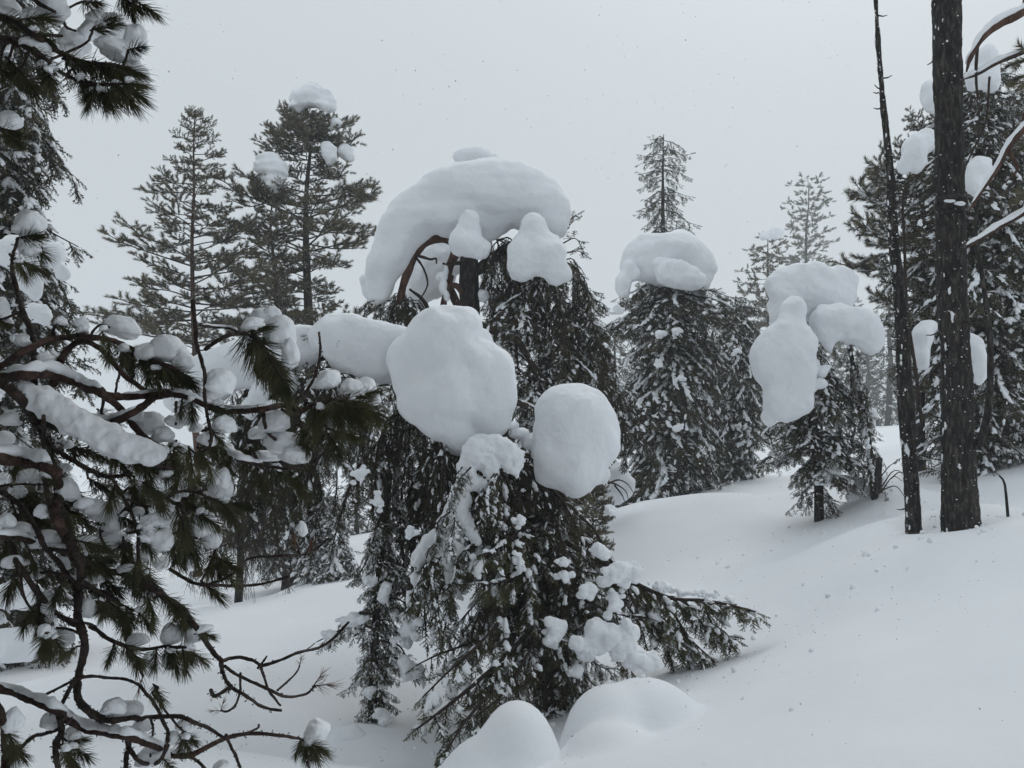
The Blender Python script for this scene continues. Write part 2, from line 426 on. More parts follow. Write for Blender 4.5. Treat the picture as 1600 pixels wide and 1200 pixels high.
bough_set('spruce_white', SPR, T_SPR_M, M_SPRUCE, side=.40, step=.070, hang=.55, spl=.17, dens=1.2, snow=.85, lump=1.2, ridge=.85)
bough_set('pine', PIN, T_TUF_M, M_PINE, side=.44, step=.048, hang=.05, spl=.100, dens=.62, snow=.26, s0=.36, up_bias=.26, lump=1.3, r0=.016, r1=.006)
bough_set('pine_far', PIN, T_TUF_F, M_PINE, side=.44, step=.10, hang=.05, spl=.15, dens=.9, snow=.2, s0=.25, up_bias=.2, lump=1.2, n=5)
bough_set('pine_white', PIN, T_TUF_M, M_PINE, side=.42, step=.075, hang=.10, spl=.12, dens=.9, snow=.6, s0=.25, up_bias=.2, lump=1.3, ridge=.6)
bough_set('hang', HNG, T_SPR_M, M_SPRUCE, side=.22, step=.050, hang=.85, spl=.13, dens=1.3, snow=.22, lump=.9, r0=.012)
bough_set('hang_white', HNG, T_SPR_M, M_SPRUCE, side=.22, step=.050, hang=.85, spl=.13, dens=1.3, snow=.45, lump=1.0, r0=.012)
bough_set('near_hang', HNG, T_SPR_N, M_SPRUCE, side=.20, step=.036, hang=.85, spl=.105, dens=.9, snow=.18, lump=1.0, r0=.012, n=8, ridge=.2)
bough_set('near_spruce', SPR, T_SPR_N, M_SPRUCE2, side=.24, step=.040, hang=.75, spl=.11, dens=1.0, snow=.34, lump=1.15, n=8, ridge=.5)
bough_set('shade_pine', PIN, T_TUF_F, M_PINEN, side=.45, step=.055, hang=.1, spl=.19, dens=1.6, snow=.5, s0=.1, up_bias=.1, lump=1.2, n=5, r0=.012)
def put_bough(kind, parent, b, pos, az, length, width=None, pitch=0.0, rng=None, roll=0.0):
    width = width or length; L = BOUGH[kind]; o = link('branch', L[int(rng.integers(0, len(L)))], parent)
    o.matrix_basis = (Matrix.Translation(Vector(np.asarray(pos) - b)) @ Matrix.Rotation(az, 4, 'Z') @ Matrix.Rotation(-pitch, 4, 'Y') @ Matrix.Rotation(roll, 4, 'X') @ Matrix.Diagonal((length, width, width, 1)))
    return o

# ------------------------------------------------------------------ the ground
GP = [  # (px, py, distance) where the snow surface is seen
    (600, 1290, 3.6), (800, 1240, 4.0), (300, 1230, 4.2), (0, 1210, 4.2), (1100, 1190, 4.1), (1400, 1190, 3.7), (1600, 1190, 3.5),
    (590, 1160, 6.3), (870, 1150, 6.0), (720, 1200, 5.2), (1060, 1060, 6.3), (1180, 1045, 6.5), (1300, 1000, 6.2), (1500, 985, 5.4), (1600, 960, 5.4),
    (250, 1100, 6.8), (120, 1130, 6.4), (400, 1060, 7.6), (560, 1015, 8.4), (0, 1120, 6.8),
    (330, 1040, 9.4), (150, 1050, 9), (0, 1050, 9), (450, 1015, 10), (330, 950, 13), (450, 925, 14), (150, 960, 14), (520, 905, 15.5), (380, 935, 13.5), (700, 860, 15),
    (0, 960, 14), (960, 810, 13.5), (1050, 775, 18), (1160, 742, 21), (1100, 760, 19), (1280, 815, 11.5), (1200, 860, 10.5), (1100, 900, 10), (1000, 960, 9.0),
    (1370, 775, 12.5), (1428, 830, 8.2), (1502, 822, 8.0), (1600, 800, 8.6), (1600, 705, 13), (1500, 720, 14), (1430, 690, 22), (1380, 672, 30), (1300, 700, 30), (1600, 670, 24),
    (300, 860, 28), (600, 830, 26), (0, 860, 28), (850, 800, 28), (1000, 740, 32), (0, 800, 60), (600, 760, 60), (1100, 705, 60), (1600, 640, 60),
]
gp = np.array([P(*g) for g in GP])
GP_Z = gp[:, 2].copy()
extra = np.array([(0, 0, .15), (-3, 0, .25), (3, 0, .5), (0, -5, .3), (-6, -4, .4), (6, -4, .9), (-8, 3, .2), (8, 4, 1.3), (12, 12, 2.2), (0, -20, .6), (-25, -20, 0), (25, -20, 2),
                  (-40, 20, -2), (-25, 8, -1), (30, 20, 3.2), (0, 120, 0), (-80, 120, -3), (80, 120, 3), (150, 40, 4), (-150, 40, -5), (0, -80, 0), (-100, -80, -2), (100, -80, 2), (0, 260, -4), (-200, 260, -5), (200, 260, -2), (260, 0, 2), (-260, 0, -5), (0, -260, 0)])
gp = np.vstack([gp, extra])
def _phi(r): return r
A = _phi(np.linalg.norm(gp[:, None, :2] - gp[None, :, :2], axis=-1)) + np.eye(len(gp)) * -.25
n_ = len(gp); Q = np.hstack([np.ones((n_, 1)), gp[:, :2]])
SOL = np.linalg.solve(np.block([[A, Q], [Q.T, np.zeros((3, 3))]]), np.concatenate([gp[:, 2], np.zeros(3)]))
MOUNDS = [  # (px, py of the foot, distance, radius x, radius y, height, power)
    (1502, 835, 8.0, .34, .34, -.10, 2), (1430, 845, 8.3, .26, .26, -.07, 2), (1545, 800, 8.6, .5, .35, .10, 2), (1360, 850, 8.8, .8, .4, .09, 2), (1230, 1075, 6.3, .75, .6, .10, 2),
    (1385, 800, 11.5, .55, .7, .32, 2.4), (500, 905, 15.5, .75, .9, .40, 2), (1560, 700, 13.5, 1.0, .8, .35, 2), (1130, 740, 21, 1.6, 1.4, .45, 2), (640, 1165, 6.3, .4, .4, .12, 2),
    (548, 1165, 6.4, .30, .35, .12, 2), (1100, 800, 14, 1.8, .8, .22, 2), (1400, 700, 22, 1.2, 1, .4, 2), (1470, 715, 15, .4, .4, .35, 2.5), (160, 1090, 7.6, .9, .5, .22, 2), (420, 1150, 5.2, 1.2, .5, .08, 2)]
MW = [(*P(m[0], m[1], m[2])[:2], *m[3:]) for m in MOUNDS]
DOMES = [  # (px, py, distance, radius x px, radius z px, radius y in metres)
    (808, 1214, 5.0, 68, 112, .30), (785, 1262, 4.95, 110, 112, .36), (955, 1174, 5.35, 76, 98, .36), (1005, 1182, 5.45, 95, 112, .40), (1015, 1200, 5.45, 110, 128, .42), (955, 1235, 5.0, 90, 100, .32), (1110, 1245, 5.8, 190, 145, .6)]
DW = [(*P(a, b_, c), PX(rx, c), ry, PX(rz, c)) for a, b_, c, rx, rz, ry in DOMES]
def ground_z(x, y, domes=True):
    x = np.asarray(x, float); y = np.asarray(y, float); sh = x.shape; q = np.stack([x.ravel(), y.ravel()], -1); z = np.zeros(len(q))
    for a in range(0, len(q), 60000):
        s = slice(a, a + 60000); d = np.linalg.norm(q[s][:, None] - gp[None, :, :2], axis=-1)
        z[s] = _phi(np.sqrt(d * d + .5)) @ SOL[:n_] + SOL[n_] + q[s] @ SOL[n_ + 1:]
    q3 = np.stack([q[:, 0], q[:, 1], np.zeros(len(q))], -1)
    r = np.hypot(q[:, 0], q[:, 1])
    z += .085 * fbm(q3, .5, 3, 5) + .35 * fbm(q3, .11, 2, 9) * np.clip((r - 12) / 20, 0, 1)
    for mx, my, rx, ry, hh, pw in MW:
        z += hh * np.exp(-((((q[:, 0] - mx) / rx) ** 2 + ((q[:, 1] - my) / ry) ** 2) ** .5) ** pw)
    for cx, cy, cz, rx, ry, rz in (DW if domes else []):
        rho = ((q[:, 0] - cx) / rx) ** 2 + ((q[:, 1] - cy) / ry) ** 2; dome = cz + rz * np.where(rho < 1, np.sqrt(np.clip(1 - rho, 0, 1)), -1.5 * (rho - 1))
        kk = .07; hh = np.clip(.5 + .5 * (dome - z) / kk, 0, 1); z = z * (1 - hh) + dome * hh + kk * hh * (1 - hh)
    return z.reshape(sh)
for _it in range(3):      # pull the sheet through the places where the photograph shows it
    k_ = len(GP); gp[:k_, 2] -= (ground_z(gp[:k_, 0], gp[:k_, 1], False) - GP_Z) * .9
    SOL = np.linalg.solve(np.block([[A, Q], [Q.T, np.zeros((3, 3))]]), np.concatenate([gp[:, 2], np.zeros(3)]))
def axis(n, near, far, c=0):
    t = np.linspace(-1, 1, n); b = math.asinh(far / near); return np.sinh(t * b) * near + c
gx = axis(420, 1.3, 330, .6); gy = axis(420, 1.5, 330, 5.4)
GX, GY = np.meshgrid(gx, gy, indexing='ij'); GZ = ground_z(GX, GY)
mb = MB(); nx, ny = GX.shape; i, j = np.meshgrid(np.arange(nx - 1), np.arange(ny - 1), indexing='ij')
mb.add(np.stack([GX, GY, GZ], -1).reshape(-1, 3), np.stack([i * ny + j, (i + 1) * ny + j, (i + 1) * ny + j + 1, i * ny + j + 1], -1).reshape(-1, 4))
link('snowy_ground', mb.mesh('snowy_ground', M_SNOWG), None, 'structure')
def gz(x, y): return float(ground_z(np.array([x]), np.array([y]))[0])

# ------------------------------------------------------------------ snow masses
def snow_mass(name, label, prims, d, group=None, parent=None, cells=46, k=.45, noise=.17, seed=0, strata=0, mat=None, cat='snow mass', depth=1.0, fine=.03):
    """prims in photograph pixels: (px, py, rx, ry[, distance offset[, depth radius factor]])"""
    pr = []
    for q in prims:
        dd = d + (q[4] if len(q) > 4 else 0); fz = q[5] if len(q) > 5 else depth
        rx, ry = PX(q[2], dd), PX(q[3], dd); pr.append((P(q[0], q[1], dd), (rx, (rx * .6 + ry * .4) * fz, ry)))
    V, Qd = blob(pr, cells, k, noise, seed, strata, fine)
    c = V.mean(0); c[2] = V[:, 2].min(); m = MB(); m.add(V, Qd); me = m.mesh(name, mat or M_SNOW, origin=c)
    o = link(name, me, None); o.location = Vector(c)
    if parent is not None:
        o.parent = parent; o.location = Vector(c - np.array(parent.matrix_world.translation if False else parent.location))
    else: tag(o, label, cat, group)
    return o

# ------------------------------------------------------------------ conifers
def conifer(name, label, px, base, top, d, prof, kind='spruce', r_px=12, nb=70, seed=1, detail='M', snow=.4, spl=.26, dens=1.0, lean=0, group=None, bark=None,
            ccurve=0.0, crown0=.15, side=.38, hang=None, lump=1.0, step=.13, cat=None, leaf=None, bottom=None, trunk_path=None, top_r=.012, irregular=.3, bough=None, wref=1.0, wide=1.0, top_up=True):
    rng = np.random.default_rng(seed)
    b = P(px, base, d); t = P(px + lean, top, d)
    if bottom is None: b[2] = min(b[2], gz(b[0], b[1])) - .12
    root = thing(name, label, cat or ('spruce tree' if kind == 'spruce' else 'pine tree'), b, group)
    H = t[2] - b[2]
    if trunk_path is not None: tp = smooth_path([P(*q) for q in trunk_path], 5)
    else:
        s = np.linspace(0, 1, 12)[:, None]; tp = b * (1 - s) + t * s
        w = np.cumsum(rng.normal(size=(12, 3)) * .012 * H, axis=0) * [1, 1, 0]; w -= np.linspace(0, 1, 12)[:, None] * w[-1]; tp = smooth_path(tp + w * .35, 3)
    rt = PX(r_px, d)
    m = MB(); tube(m, tp, [rt * 1.15, rt * .9, rt * .65, rt * .4, top_r], 12, 0, .10, seed)
    link('trunk', m.mesh('trunk', bark or M_BARK, origin=b), root)
    zs = tp[:, 2]; far = detail == 'F'; fo = Foliage(seed + 1)
    pt = np.array([q[0] for q in prof]); pr_ = np.array([PX(q[1], d) for q in prof])
    bk = bough or {'spruce': 'spruce', 'pine': 'pine'}[kind]; hg = (.55 if kind == 'spruce' else .12) if hang is None else hang
    for i in range(nb):
        u = (i + rng.uniform(0, .8)) / nb; u = min(crown0 + (1 - crown0) * u ** .95, .988)
        z = b[2] + u * H; o = np.array([np.interp(z, zs, tp[:, 0]), np.interp(z, zs, tp[:, 1]), z])
        az = i * 2.39996 + rng.uniform(-.5, .5); R = np.interp(u, pt, pr_) * rng.uniform(1 - irregular * 1.3, 1 + irregular * .55)
        if R < .03: continue
        dr = np.array([math.cos(az), math.sin(az), 0]); zz = lambda a: np.array([0, 0, a])
        if far:
            if kind == 'spruce': pts = [o, o + dr * R * .5 - zz(R * .1), o + dr * R - zz(R * .34)]
            else: pts = [o, o + dr * R * .5 + zz(R * .03), o + dr * R + zz(R * .12)]
            fo.limb(pts, .02, .01, side * R + .06, step, hg * .6, spl, dens, snow, .12, 3, lump, sm=2, up_bias=0 if kind == 'spruce' else .15)
        else:
            pitch = (.10 - hg * .9 if kind == 'spruce' else .18 - hg) * (1 if u < .8 else .6) + rng.normal() * .09 + (.35 * max(0, u - .85) / .15 if top_up else 0)
            R = R / max(math.cos(pitch), .6); put_bough(bk, root, b, o, az, R, (R * .6 + wref * .4) * wide, pitch, rng, rng.normal() * .15)
    if far:
        m = MB(); me = _fol_mesh(fo, 'crown', {'spruce': T_SPR_F, 'pine': T_TUF_F}[kind], leaf or (M_SPRUCE if kind == 'spruce' else M_PINE)); me.transform(Matrix.Translation(-Vector(b))); link('crown', me, root, 'stuff')
    return root

def copy_tree(o, loc, rz, s, label, group=None):
    r = o.copy(); COL.objects.link(r); r.location = Vector(loc); r.rotation_euler = (0, 0, rz); r.scale = (s, s, s); r['label'] = label
    if group: r['group'] = group
    for ch in o.children:
        c = ch.copy(); COL.objects.link(c); c.parent = r
    return r
def pad_prims(x, y, rx, ry, an, seed):
    q = np.random.default_rng(seed); m_ = min(rx, ry); a = math.radians(an); o = [(x, y, rx * .55, ry * .55)]; n = 6 + int(max(rx, ry) / m_ * 2)
    for i in range(n):
        t = q.uniform(0, 6.28); r = q.uniform(.2, .95); u, v = rx * r * math.cos(t), ry * r * math.sin(t); s = m_ * q.uniform(.28, .62) * (1.1 - .4 * r)
        o.append((x + u * math.cos(a) - v * math.sin(a), y + u * math.sin(a) + v * math.cos(a) + abs(q.normal()) * m_ * .25, s * 1.15, s, q.normal() * .03))
    return o
# ------------------------------------------------------------------ trees behind
conifer('pine_tree', 'slender pine with bare lower stem and open crown, left of the tall snow-tipped pine', 305, 895, 172, 20,
        [(0, 0), (.40, 60), (.46, 105), (.56, 155), (.62, 130), (.70, 95), (.82, 70), (.9, 50), (1, 14)], 'pine', 6.5, 112, 21, 'M', .2, .15, 1.9, 0, None, M_BARKR, crown0=.40, side=.42, step=.12, lump=.8, irregular=.42, wide=.85)
conifer('pine_tree', 'tall pine with a layered snow block on its tip', 480, 885, 172, 22,
        [(0, 0), (.40, 90), (.5, 125), (.58, 95), (.66, 110), (.78, 112), (.84, 62), (.90, 82), (.97, 52), (1, 26)], 'pine', 12, 96, 22, 'M', .2, .16, 1.9, 8, None, M_BARK, crown0=.42, side=.44, step=.13, lump=.8, irregular=.46, wide=1.0, top_up=False)
conifer('pine_tree', 'shorter pine stem carrying a lone snow barrel beside the tall pine', 447, 885, 300, 21.3,
        [(0, 0), (.48, 70), (.55, 110), (.68, 90), (.8, 65), (.9, 62), (1, 30)], 'pine', 8, 50, 23, 'M', .2, .15, 1.9, -20, None, M_BARKR, crown0=.5, side=.46, step=.13, lump=.8, irregular=.45, wide=.9)
for i in range(46):
    q_ = np.random.default_rng(9000 + i); tr_ = [o for o in bpy.data.objects if o.get('label', '').startswith('tall pine with a layered')][0]
    hi = i < 26; put_bough('pine', tr_, np.array(tr_.location), P(484 + q_.normal() * 6 if hi else 482 + q_.normal() * 5, q_.uniform(186, 222) if hi else q_.uniform(215, 262), 22), q_.uniform(0, 6.283), PX(q_.uniform(26, 48) if hi else q_.uniform(45, 85), 22), .9, .0 if hi else .15, q_)
for i in range(16):
    q_ = np.random.default_rng(9100 + i); tr_ = [o for o in bpy.data.objects if o.get('label', '').startswith('shorter pine stem')][0]
    put_bough('pine', tr_, np.array(tr_.location), P(426 + q_.normal() * 5, q_.uniform(300, 325), 21.3), q_.uniform(0, 6.283), PX(q_.uniform(25, 50), 21.3), .8, .1, q_)
snow_mass('snow_load', 'layered snow block on the very top of the tall left pine', [(487, 150, 34, 19, 0, .9), (466, 166, 14, 10), (508, 162, 16, 16)], 21.6, 'snow caps on the tall pines', cells=40, strata=.16, seed=3)
snow_mass('snow_load', 'barrel-shaped snow lump on the shorter pine stem', [(424, 262, 26, 22), (425, 286, 17, 20), (418, 250, 18, 10)], 21, 'snow caps on the tall pines', cells=40, strata=.12, seed=4)
snow_mass('snow_load', 'inner of two small snow balls high on the tall left pine', [(513, 234, 12, 14), (515, 246, 10, 10)], 21.6, 'snow caps on the tall pines', cells=26, strata=.1, seed=5)
snow_mass('snow_load', 'outer of two small snow balls high on the tall left pine', [(540, 237, 13, 13), (546, 246, 8, 8)], 21.9, 'snow caps on the tall pines', cells=26, seed=6)
snow_mass('snow_load', 'tiny snow ball hanging right below the layered block', [(524, 194, 10, 11)], 21.8, 'snow caps on the tall pines', cells=20, seed=7)
snow_mass('snow_load', 'tiny snow ball hanging left below the layered block', [(456, 193, 9, 10)], 22.2, 'snow caps on the tall pines', cells=20, seed=8)

conifer('spruce_tree', 'tall narrow spruce rising behind the snow-capped spruce', 1037, 800, 210, 30,
        [(0, 60), (.5, 60), (.72, 58), (.8, 52), (.93, 50), (1, 26)], 'spruce', 9, 105, 31, 'M', .2, .24, 1.7, 0, None, None, bough='spruce_bare', crown0=.3, side=.34, hang=.5, step=.15)
conifer('pine_tree', 'distant pale pine with flat-tiered crown on the skyline', 1262, 720, 274, 85,
        [(0, 0), (.3, 45), (.5, 50), (.68, 52), (.78, 40), (.88, 34), (.96, 28), (1, 14)], 'pine', 5, 90, 32, 'F', .1, .42, 1.5, 0, None, M_BARK, crown0=.3, side=.4, step=.42)
conifer('pine_tree', 'distant pine with a snow ball on its top, beside the skyline pine', 1200, 760, 362, 50,
        [(0, 20), (.2, 45), (.45, 62), (.65, 52), (.8, 42), (.93, 32), (1, 12)], 'pine', 6, 80, 33, 'F', .2, .32, 1.5, 0, None, M_BARK, crown0=.15, side=.42, step=.28)
snow_mass('snow_load', 'small snow ball on top of the distant pine', [(1212, 364, 13, 10), (1196, 368, 9, 7)], 49, cells=24, seed=9)

conifer('spruce_tree', 'broad dark spruce under a rounded snow cap', 1045, 775, 430, 18,
        [(0, 75), (.1, 92), (.3, 96), (.5, 92), (.7, 98), (.86, 104), (.95, 100), (1, 80)], 'spruce', 11, 150, 34, 'M', .40, .20, 1.9, 0, None, None, crown0=.10, side=.36, hang=.75, step=.12, lump=.8, irregular=.36)
conifer('spruce_tree', 'rear spruce joined to the right side of the capped spruce', 1150, 745, 462, 20,
        [(0, 40), (.15, 60), (.35, 62), (.6, 60), (.8, 58), (1, 38)], 'spruce', 8, 100, 35, 'M', .40, .20, 1.8, 0, None, None, crown0=.10, side=.36, hang=.8, step=.13, lump=.8)
for i, (x, w) in enumerate([(1073, 7.5), (1028, 4.0), (1052, 3.5)]):
    m = MB(); a = P(x, 778, 17.6); a[2] = gz(a[0], a[1]) - .1; q = P(x - 3, 600, 17.9); q2 = P(x - 1, 690, 17.8)
    tube(m, smooth_path([a, q2, q], 4), [PX(w, 18), PX(w * .7, 18)], 10, 0, .12, i)
    tag(link('bare_spruce', m.mesh('bare_spruce', M_BARK, origin=a)), ['thickest bare stem under the capped spruce', 'thin bare stem at the left under the capped spruce', 'thin bare stem in the middle under the capped spruce'][i], 'tree stem', 'stems under the capped spruce').location = Vector(a)
snow_mass('snow_load', 'rounded main snow cap on the broad dark spruce', [(1040, 396, 62, 34), (1070, 406, 46, 36), (1002, 410, 30, 30), (1085, 425, 30, 30), (1030, 420, 40, 24)], 17.6, 'snow on the capped spruce', cells=60, strata=.07, noise=.11, seed=12)
snow_mass('snow_load', 'bulging snow lobe on the front of the rounded cap', [(1052, 425, 30, 22), (1075, 436, 28, 18), (1038, 410, 16, 10)], 17.0, 'snow on the capped spruce', strata=.05, seed=13)
snow_mass('snow_load', 'narrow snow lobe drooping on the cap\'s left shoulder', [(984, 418, 12, 14), (974, 445, 12, 22), (990, 428, 12, 12)], 17.3, 'snow on the capped spruce', cells=30, seed=14)
for i, (x, y, rx, ry, lb) in enumerate([(966, 484, 16, 9, 'snow pillow on the left shoulder of the broad dark spruce'), (968, 600, 8, 9, 'white lump on the left edge of the broad dark spruce, upper of two'), (972, 632, 10, 9, 'white lump on the left edge of the broad dark spruce, lower of two'),
                                        (1030, 520, 12, 8, 'small snow lump on the upper front of the broad dark spruce'), (1055, 516, 12, 7, 'second small snow lump right of the upper front lump'), (1030, 568, 7, 9, 'cone-shaped snow lump in the middle of the broad dark spruce'),
                                        (1065, 590, 9, 6, 'small lump near the broad dark spruce\'s middle right'), (1060, 668, 15, 8, 'flat snow lump low on the broad dark spruce'), (1150, 548, 9, 7, 'snow lump on the rear spruce\'s crown')]):
    snow_mass('snow_lump', lb, pad_prims(x, y, rx, ry, 0, 40 + i), 16.7 if y > 480 else 17, 'lumps on the capped spruce', cells=18, seed=50 + i)

# small spruce, stem and weeping birch in the hollow at the left
conifer('spruce_tree', 'bushy little snowy spruce in the hollow beyond the pine boughs', 512, 905, 772, 15.2,
        [(0, 48), (.2, 62), (.5, 62), (.75, 45), (1, 12)], 'spruce', 5, 64, 41, 'M', .8, .20, 1.8, 0, None, None, bough='spruce_white', crown0=.06, side=.4, hang=.7, step=.10, lump=1.1)
conifer('spruce_tree', 'dark tall spruce stem left of the bushy little spruce', 452, 905, 560, 17,
        [(0, 0), (.25, 60), (.5, 75), (.8, 60), (1, 15)], 'spruce', 11, 110, 42, 'M', .35, .22, 1.8, 0, None, None, crown0=.20, side=.36, hang=.8, step=.14)
def birch(px, base, top, d, seed):
    rng = np.random.default_rng(seed); b = P(px, base, d); b[2] = min(b[2], gz(b[0], b[1])) - .1
    root = thing('birch_tree', 'thin weeping birch with bare drooping twigs in the hollow', b, ) if False else thing('birch_tree', 'thin weeping birch with bare drooping twigs in the hollow', 'birch tree', b)
    m = MB(); tp = smooth_path([b, P(px + 4, 860, d), P(px - 2, 800, d), P(px + 6, top, d)], 4); tube(m, tp, [PX(6.5, d), PX(5, d), PX(2, d)], 10, 0, .1, 2)
    link('trunk', m.mesh('trunk', M_BARK, origin=b), root)
    m = MB()
    for i in range(26):
        o = tp[int(rng.uniform(.3, .98) * (len(tp) - 1))]; az = rng.uniform(0, 6.28); R = PX(rng.uniform(30, 75), d); dr = np.array([math.cos(az), math.sin(az) * .7, 0])
        pts = smooth_path([o, o + dr * R * .5 + [0, 0, R * .25], o + dr * R, o + dr * R * 1.15 - [0, 0, R * .8]], 4); tube(m, pts, [.012, .003], 4, cap=False)
        for k in range(16):
            q = pts[int(rng.uniform(.25, 1) * (len(pts) - 1))] ; L = PX(rng.uniform(20, 60), d); e = q + [rng.normal() * .08, rng.normal() * .08, -L]
            tube(m, [q, (q + e) / 2 + rng.normal(size=3) * .03, e], [.005, .002], 3, cap=False)
            for kk in range(2):
                u = rng.uniform(.2, .8); qq = q * (1 - u) + e * u; ee = qq + [rng.normal() * .08, rng.normal() * .08, -L * .4]; tube(m, [qq, ee], [.003, .0015], 3, cap=False)
    link('twigs', m.mesh('twigs', M_TWIG, origin=b), root, 'stuff')
birch(372, 945, 730, 13.2, 5)

# right-hand group behind the two bare trunks
conifer('spruce_tree', 'big snow-laden spruce directly behind the thick right trunk', 1525, 700, 90, 13,
        [(0, 95), (.2, 110), (.4, 120), (.55, 120), (.68, 130), (.8, 105), (.9, 85), (1, 22)], 'spruce', 12, 180, 51, 'M', .45, .22, 1.8, 6, None, None, crown0=.08, side=.36, hang=.6, step=.15, lump=.95)
conifer('pine_tree', 'snow-dusted pine with upturned tufts left of the thick right trunk', 1440, 700, 190, 13.8,
        [(0, 30), (.3, 50), (.5, 75), (.66, 125), (.75, 115), (.85, 70), (1, 24)], 'pine', 7, 90, 52, 'M', .5, .15, 1.9, 0, None, M_BARK, bough='pine_white', crown0=.2, side=.42, step=.13, lump=1.1)
conifer('spruce_tree', 'dark dense spruce at the right edge behind the thick trunk', 1608, 705, 120, 14.5,
        [(0, 110), (.3, 115), (.6, 110), (.85, 80), (1, 20)], 'spruce', 12, 170, 53, 'M', .45, .24, 1.8, 0, None, None, crown0=.04, side=.38, hang=.6, step=.16, lump=.95)
for i, (lb, pr, d, ce) in enumerate([
    ('upright snow mass on the top of the right-hand spruce', [(1540, 95, 22, 26), (1530, 120, 22, 20), (1548, 120, 16, 22)], 12.2, 34),
    ('snow mass half hidden behind the top of the thick trunk', [(1452, 150, 14, 28), (1470, 160, 22, 20)], 12.6, 34),
    ('sloping snow slab left of the thick trunk, high up', [(1430, 240, 22, 30), (1448, 220, 18, 18), (1412, 258, 10, 12)], 12.2, 36),
    ('snow slab right of the thick trunk, high up', [(1530, 265, 17, 22), (1522, 285, 14, 22), (1545, 272, 10, 14)], 12.0, 32),
    ('long hanging snow tongue left of the thick trunk at mid height', [(1442, 525, 16, 22), (1440, 555, 12, 24), (1450, 510, 16, 10)], 12.0, 32),
    ('narrow hanging snow tongue right of the thick trunk at mid height', [(1523, 545, 14, 20), (1530, 575, 12, 28), (1516, 532, 10, 10)], 9.6, 32),
    ('small snow lump on the tufted pine\'s lowest right branch', [(1470, 120, 8, 6)], 12.2, 18)]):
    if i < 6: snow_mass('snow_mass', lb, pr, d, 'snow masses on the right-hand trees', cells=ce, seed=70 + i)

# spruce weighed down by snow (right of centre)
def tree_root(name, label, cat, px, base, d, group=None):
    b = P(px, base, d); b[2] = min(b[2], gz(b[0], b[1])) - .1
    return thing(name, label, cat, b, group), b
def trunk_mesh(root, b, pts, rad, mat=None, sides=14, bumpv=.12, name='trunk', parent=None, n=6):
    m = MB(); tube(m, smooth_path(pts, n), rad, sides, 0, bumpv, len(pts)); return link(name, m.mesh(name, mat or M_BARK, origin=b), parent or root)

r, b = tree_root('spruce_tree', 'stooping spruce buried under hanging snow masses, right of the capped spruce', 'spruce tree', 1280, 812, 11.6)
D = 11.6
trunk_mesh(r, b, [b, P(1278, 740, D), P(1270, 650, D), P(1268, 560, D), P(1285, 480, D), P(1310, 470, D)], [PX(7.5, D), PX(6, D), PX(3, D)])
g = np.random.default_rng(61)
for i in range(66):
    y = g.uniform(510, 735); c = 1268 + (y - 500) * .03; az = g.uniform(0, 6.283); w = np.interp(y, [500, 560, 640, 700, 770], [50, 82, 98, 92, 55])
    o = P(c, y, D); R = PX(w * g.uniform(.6, 1.15), D); hg = np.interp(y, [500, 650, 770], [.75, .45, .15]); put_bough('spruce' if g.random() < .6 else 'near_spruce', r, b, o, az, R, R * .7 + .2, .1 - hg * .8, g)
for i in range(9): put_bough('spruce_bare', r, b, P(1276, g.uniform(735, 800), D), g.uniform(0, 6.283), PX(g.uniform(30, 60), D), .45, -.35, g)
r2, b2 = tree_root('spruce_tree', 'leaning thin spruce with a snow-plastered stem beside the stooping spruce', 'spruce tree', 1368, 770, 11.2)
D = 11.2
trunk_mesh(r2, b2, [b2, P(1358, 700, D), P(1345, 620, D), P(1326, 540, D), P(1315, 500, D)], [PX(6, D), PX(4, D), PX(2.5, D)])
g = np.random.default_rng(62); fo = Foliage(62); path = smooth_path([P(1366, 750, D), P(1358, 700, D), P(1345, 620, D), P(1326, 535, D)], 8)
for i in range(60):
    o = path[int(g.uniform(0, .999) * len(path))]; put_bough('near_hang' if i % 2 else 'spruce_bare', r2, b2, o, g.uniform(0, 6.283), PX(g.uniform(22, 46), D), PX(34, D), -.2 if i % 2 else -.7, g)
for i in range(46):
    o = path[int(g.uniform(0, .999) * len(path))]; w = PX(g.uniform(2.0, 4.5), D); fo.lump(o + np.array([-.03, -.05, .02]) + g.normal(size=3) * .012, (g.normal() * .2, -.2, 1), w, w * .8, w * 1.6)
fo.build(r2, b2, T_SPR_N, M_TWIG, M_SPRUCE, T_DUST)
G = 'snow masses on the stooping spruce'
snow_mass('snow_mass', 'arched snow hood on the top of the stooping spruce', [(1240, 452, 38, 38), (1270, 448, 44, 34), (1306, 452, 34, 34), (1226, 490, 24, 36), (1285, 468, 34, 24), (1255, 475, 24, 24)], 11.4, G, cells=56, seed=21, k=.5, noise=.2)
snow_mass('snow_mass', 'rounded snow shelf at the right of the stooping spruce', [(1305, 498, 38, 26), (1335, 508, 38, 30), (1358, 530, 20, 26), (1284, 512, 16, 22), (1295, 525, 14, 22)], 11.0, G, cells=52, seed=22, k=.5, noise=.22)
snow_mass('snow_mass', 'long teardrop of snow hanging on the stooping spruce\'s left side', [(1238, 492, 20, 30), (1228, 540, 40, 44), (1208, 562, 38, 40), (1240, 592, 30, 48), (1244, 632, 26, 24), (1216, 620, 26, 34)], 10.9, G, cells=60, seed=23, k=.6, noise=.2)
snow_mass('snow_mass', 'small ragged snow lump under the hanging teardrop', [(1202, 652, 11, 15), (1212, 640, 10, 12), (1225, 648, 8, 8)], 11.0, G, cells=26, seed=24)
snow_mass('snow_mass', 'thin snow lump right of the teardrop, upper', [(1283, 582, 11, 9), (1275, 570, 6, 10), (1290, 575, 8, 5)], 11.0, G, cells=24, seed=25)
snow_mass('snow_mass', 'thin snow lump right of the teardrop, lower', [(1280, 600, 14, 8), (1268, 606, 8, 6)], 10.9, G, cells=24, seed=26)
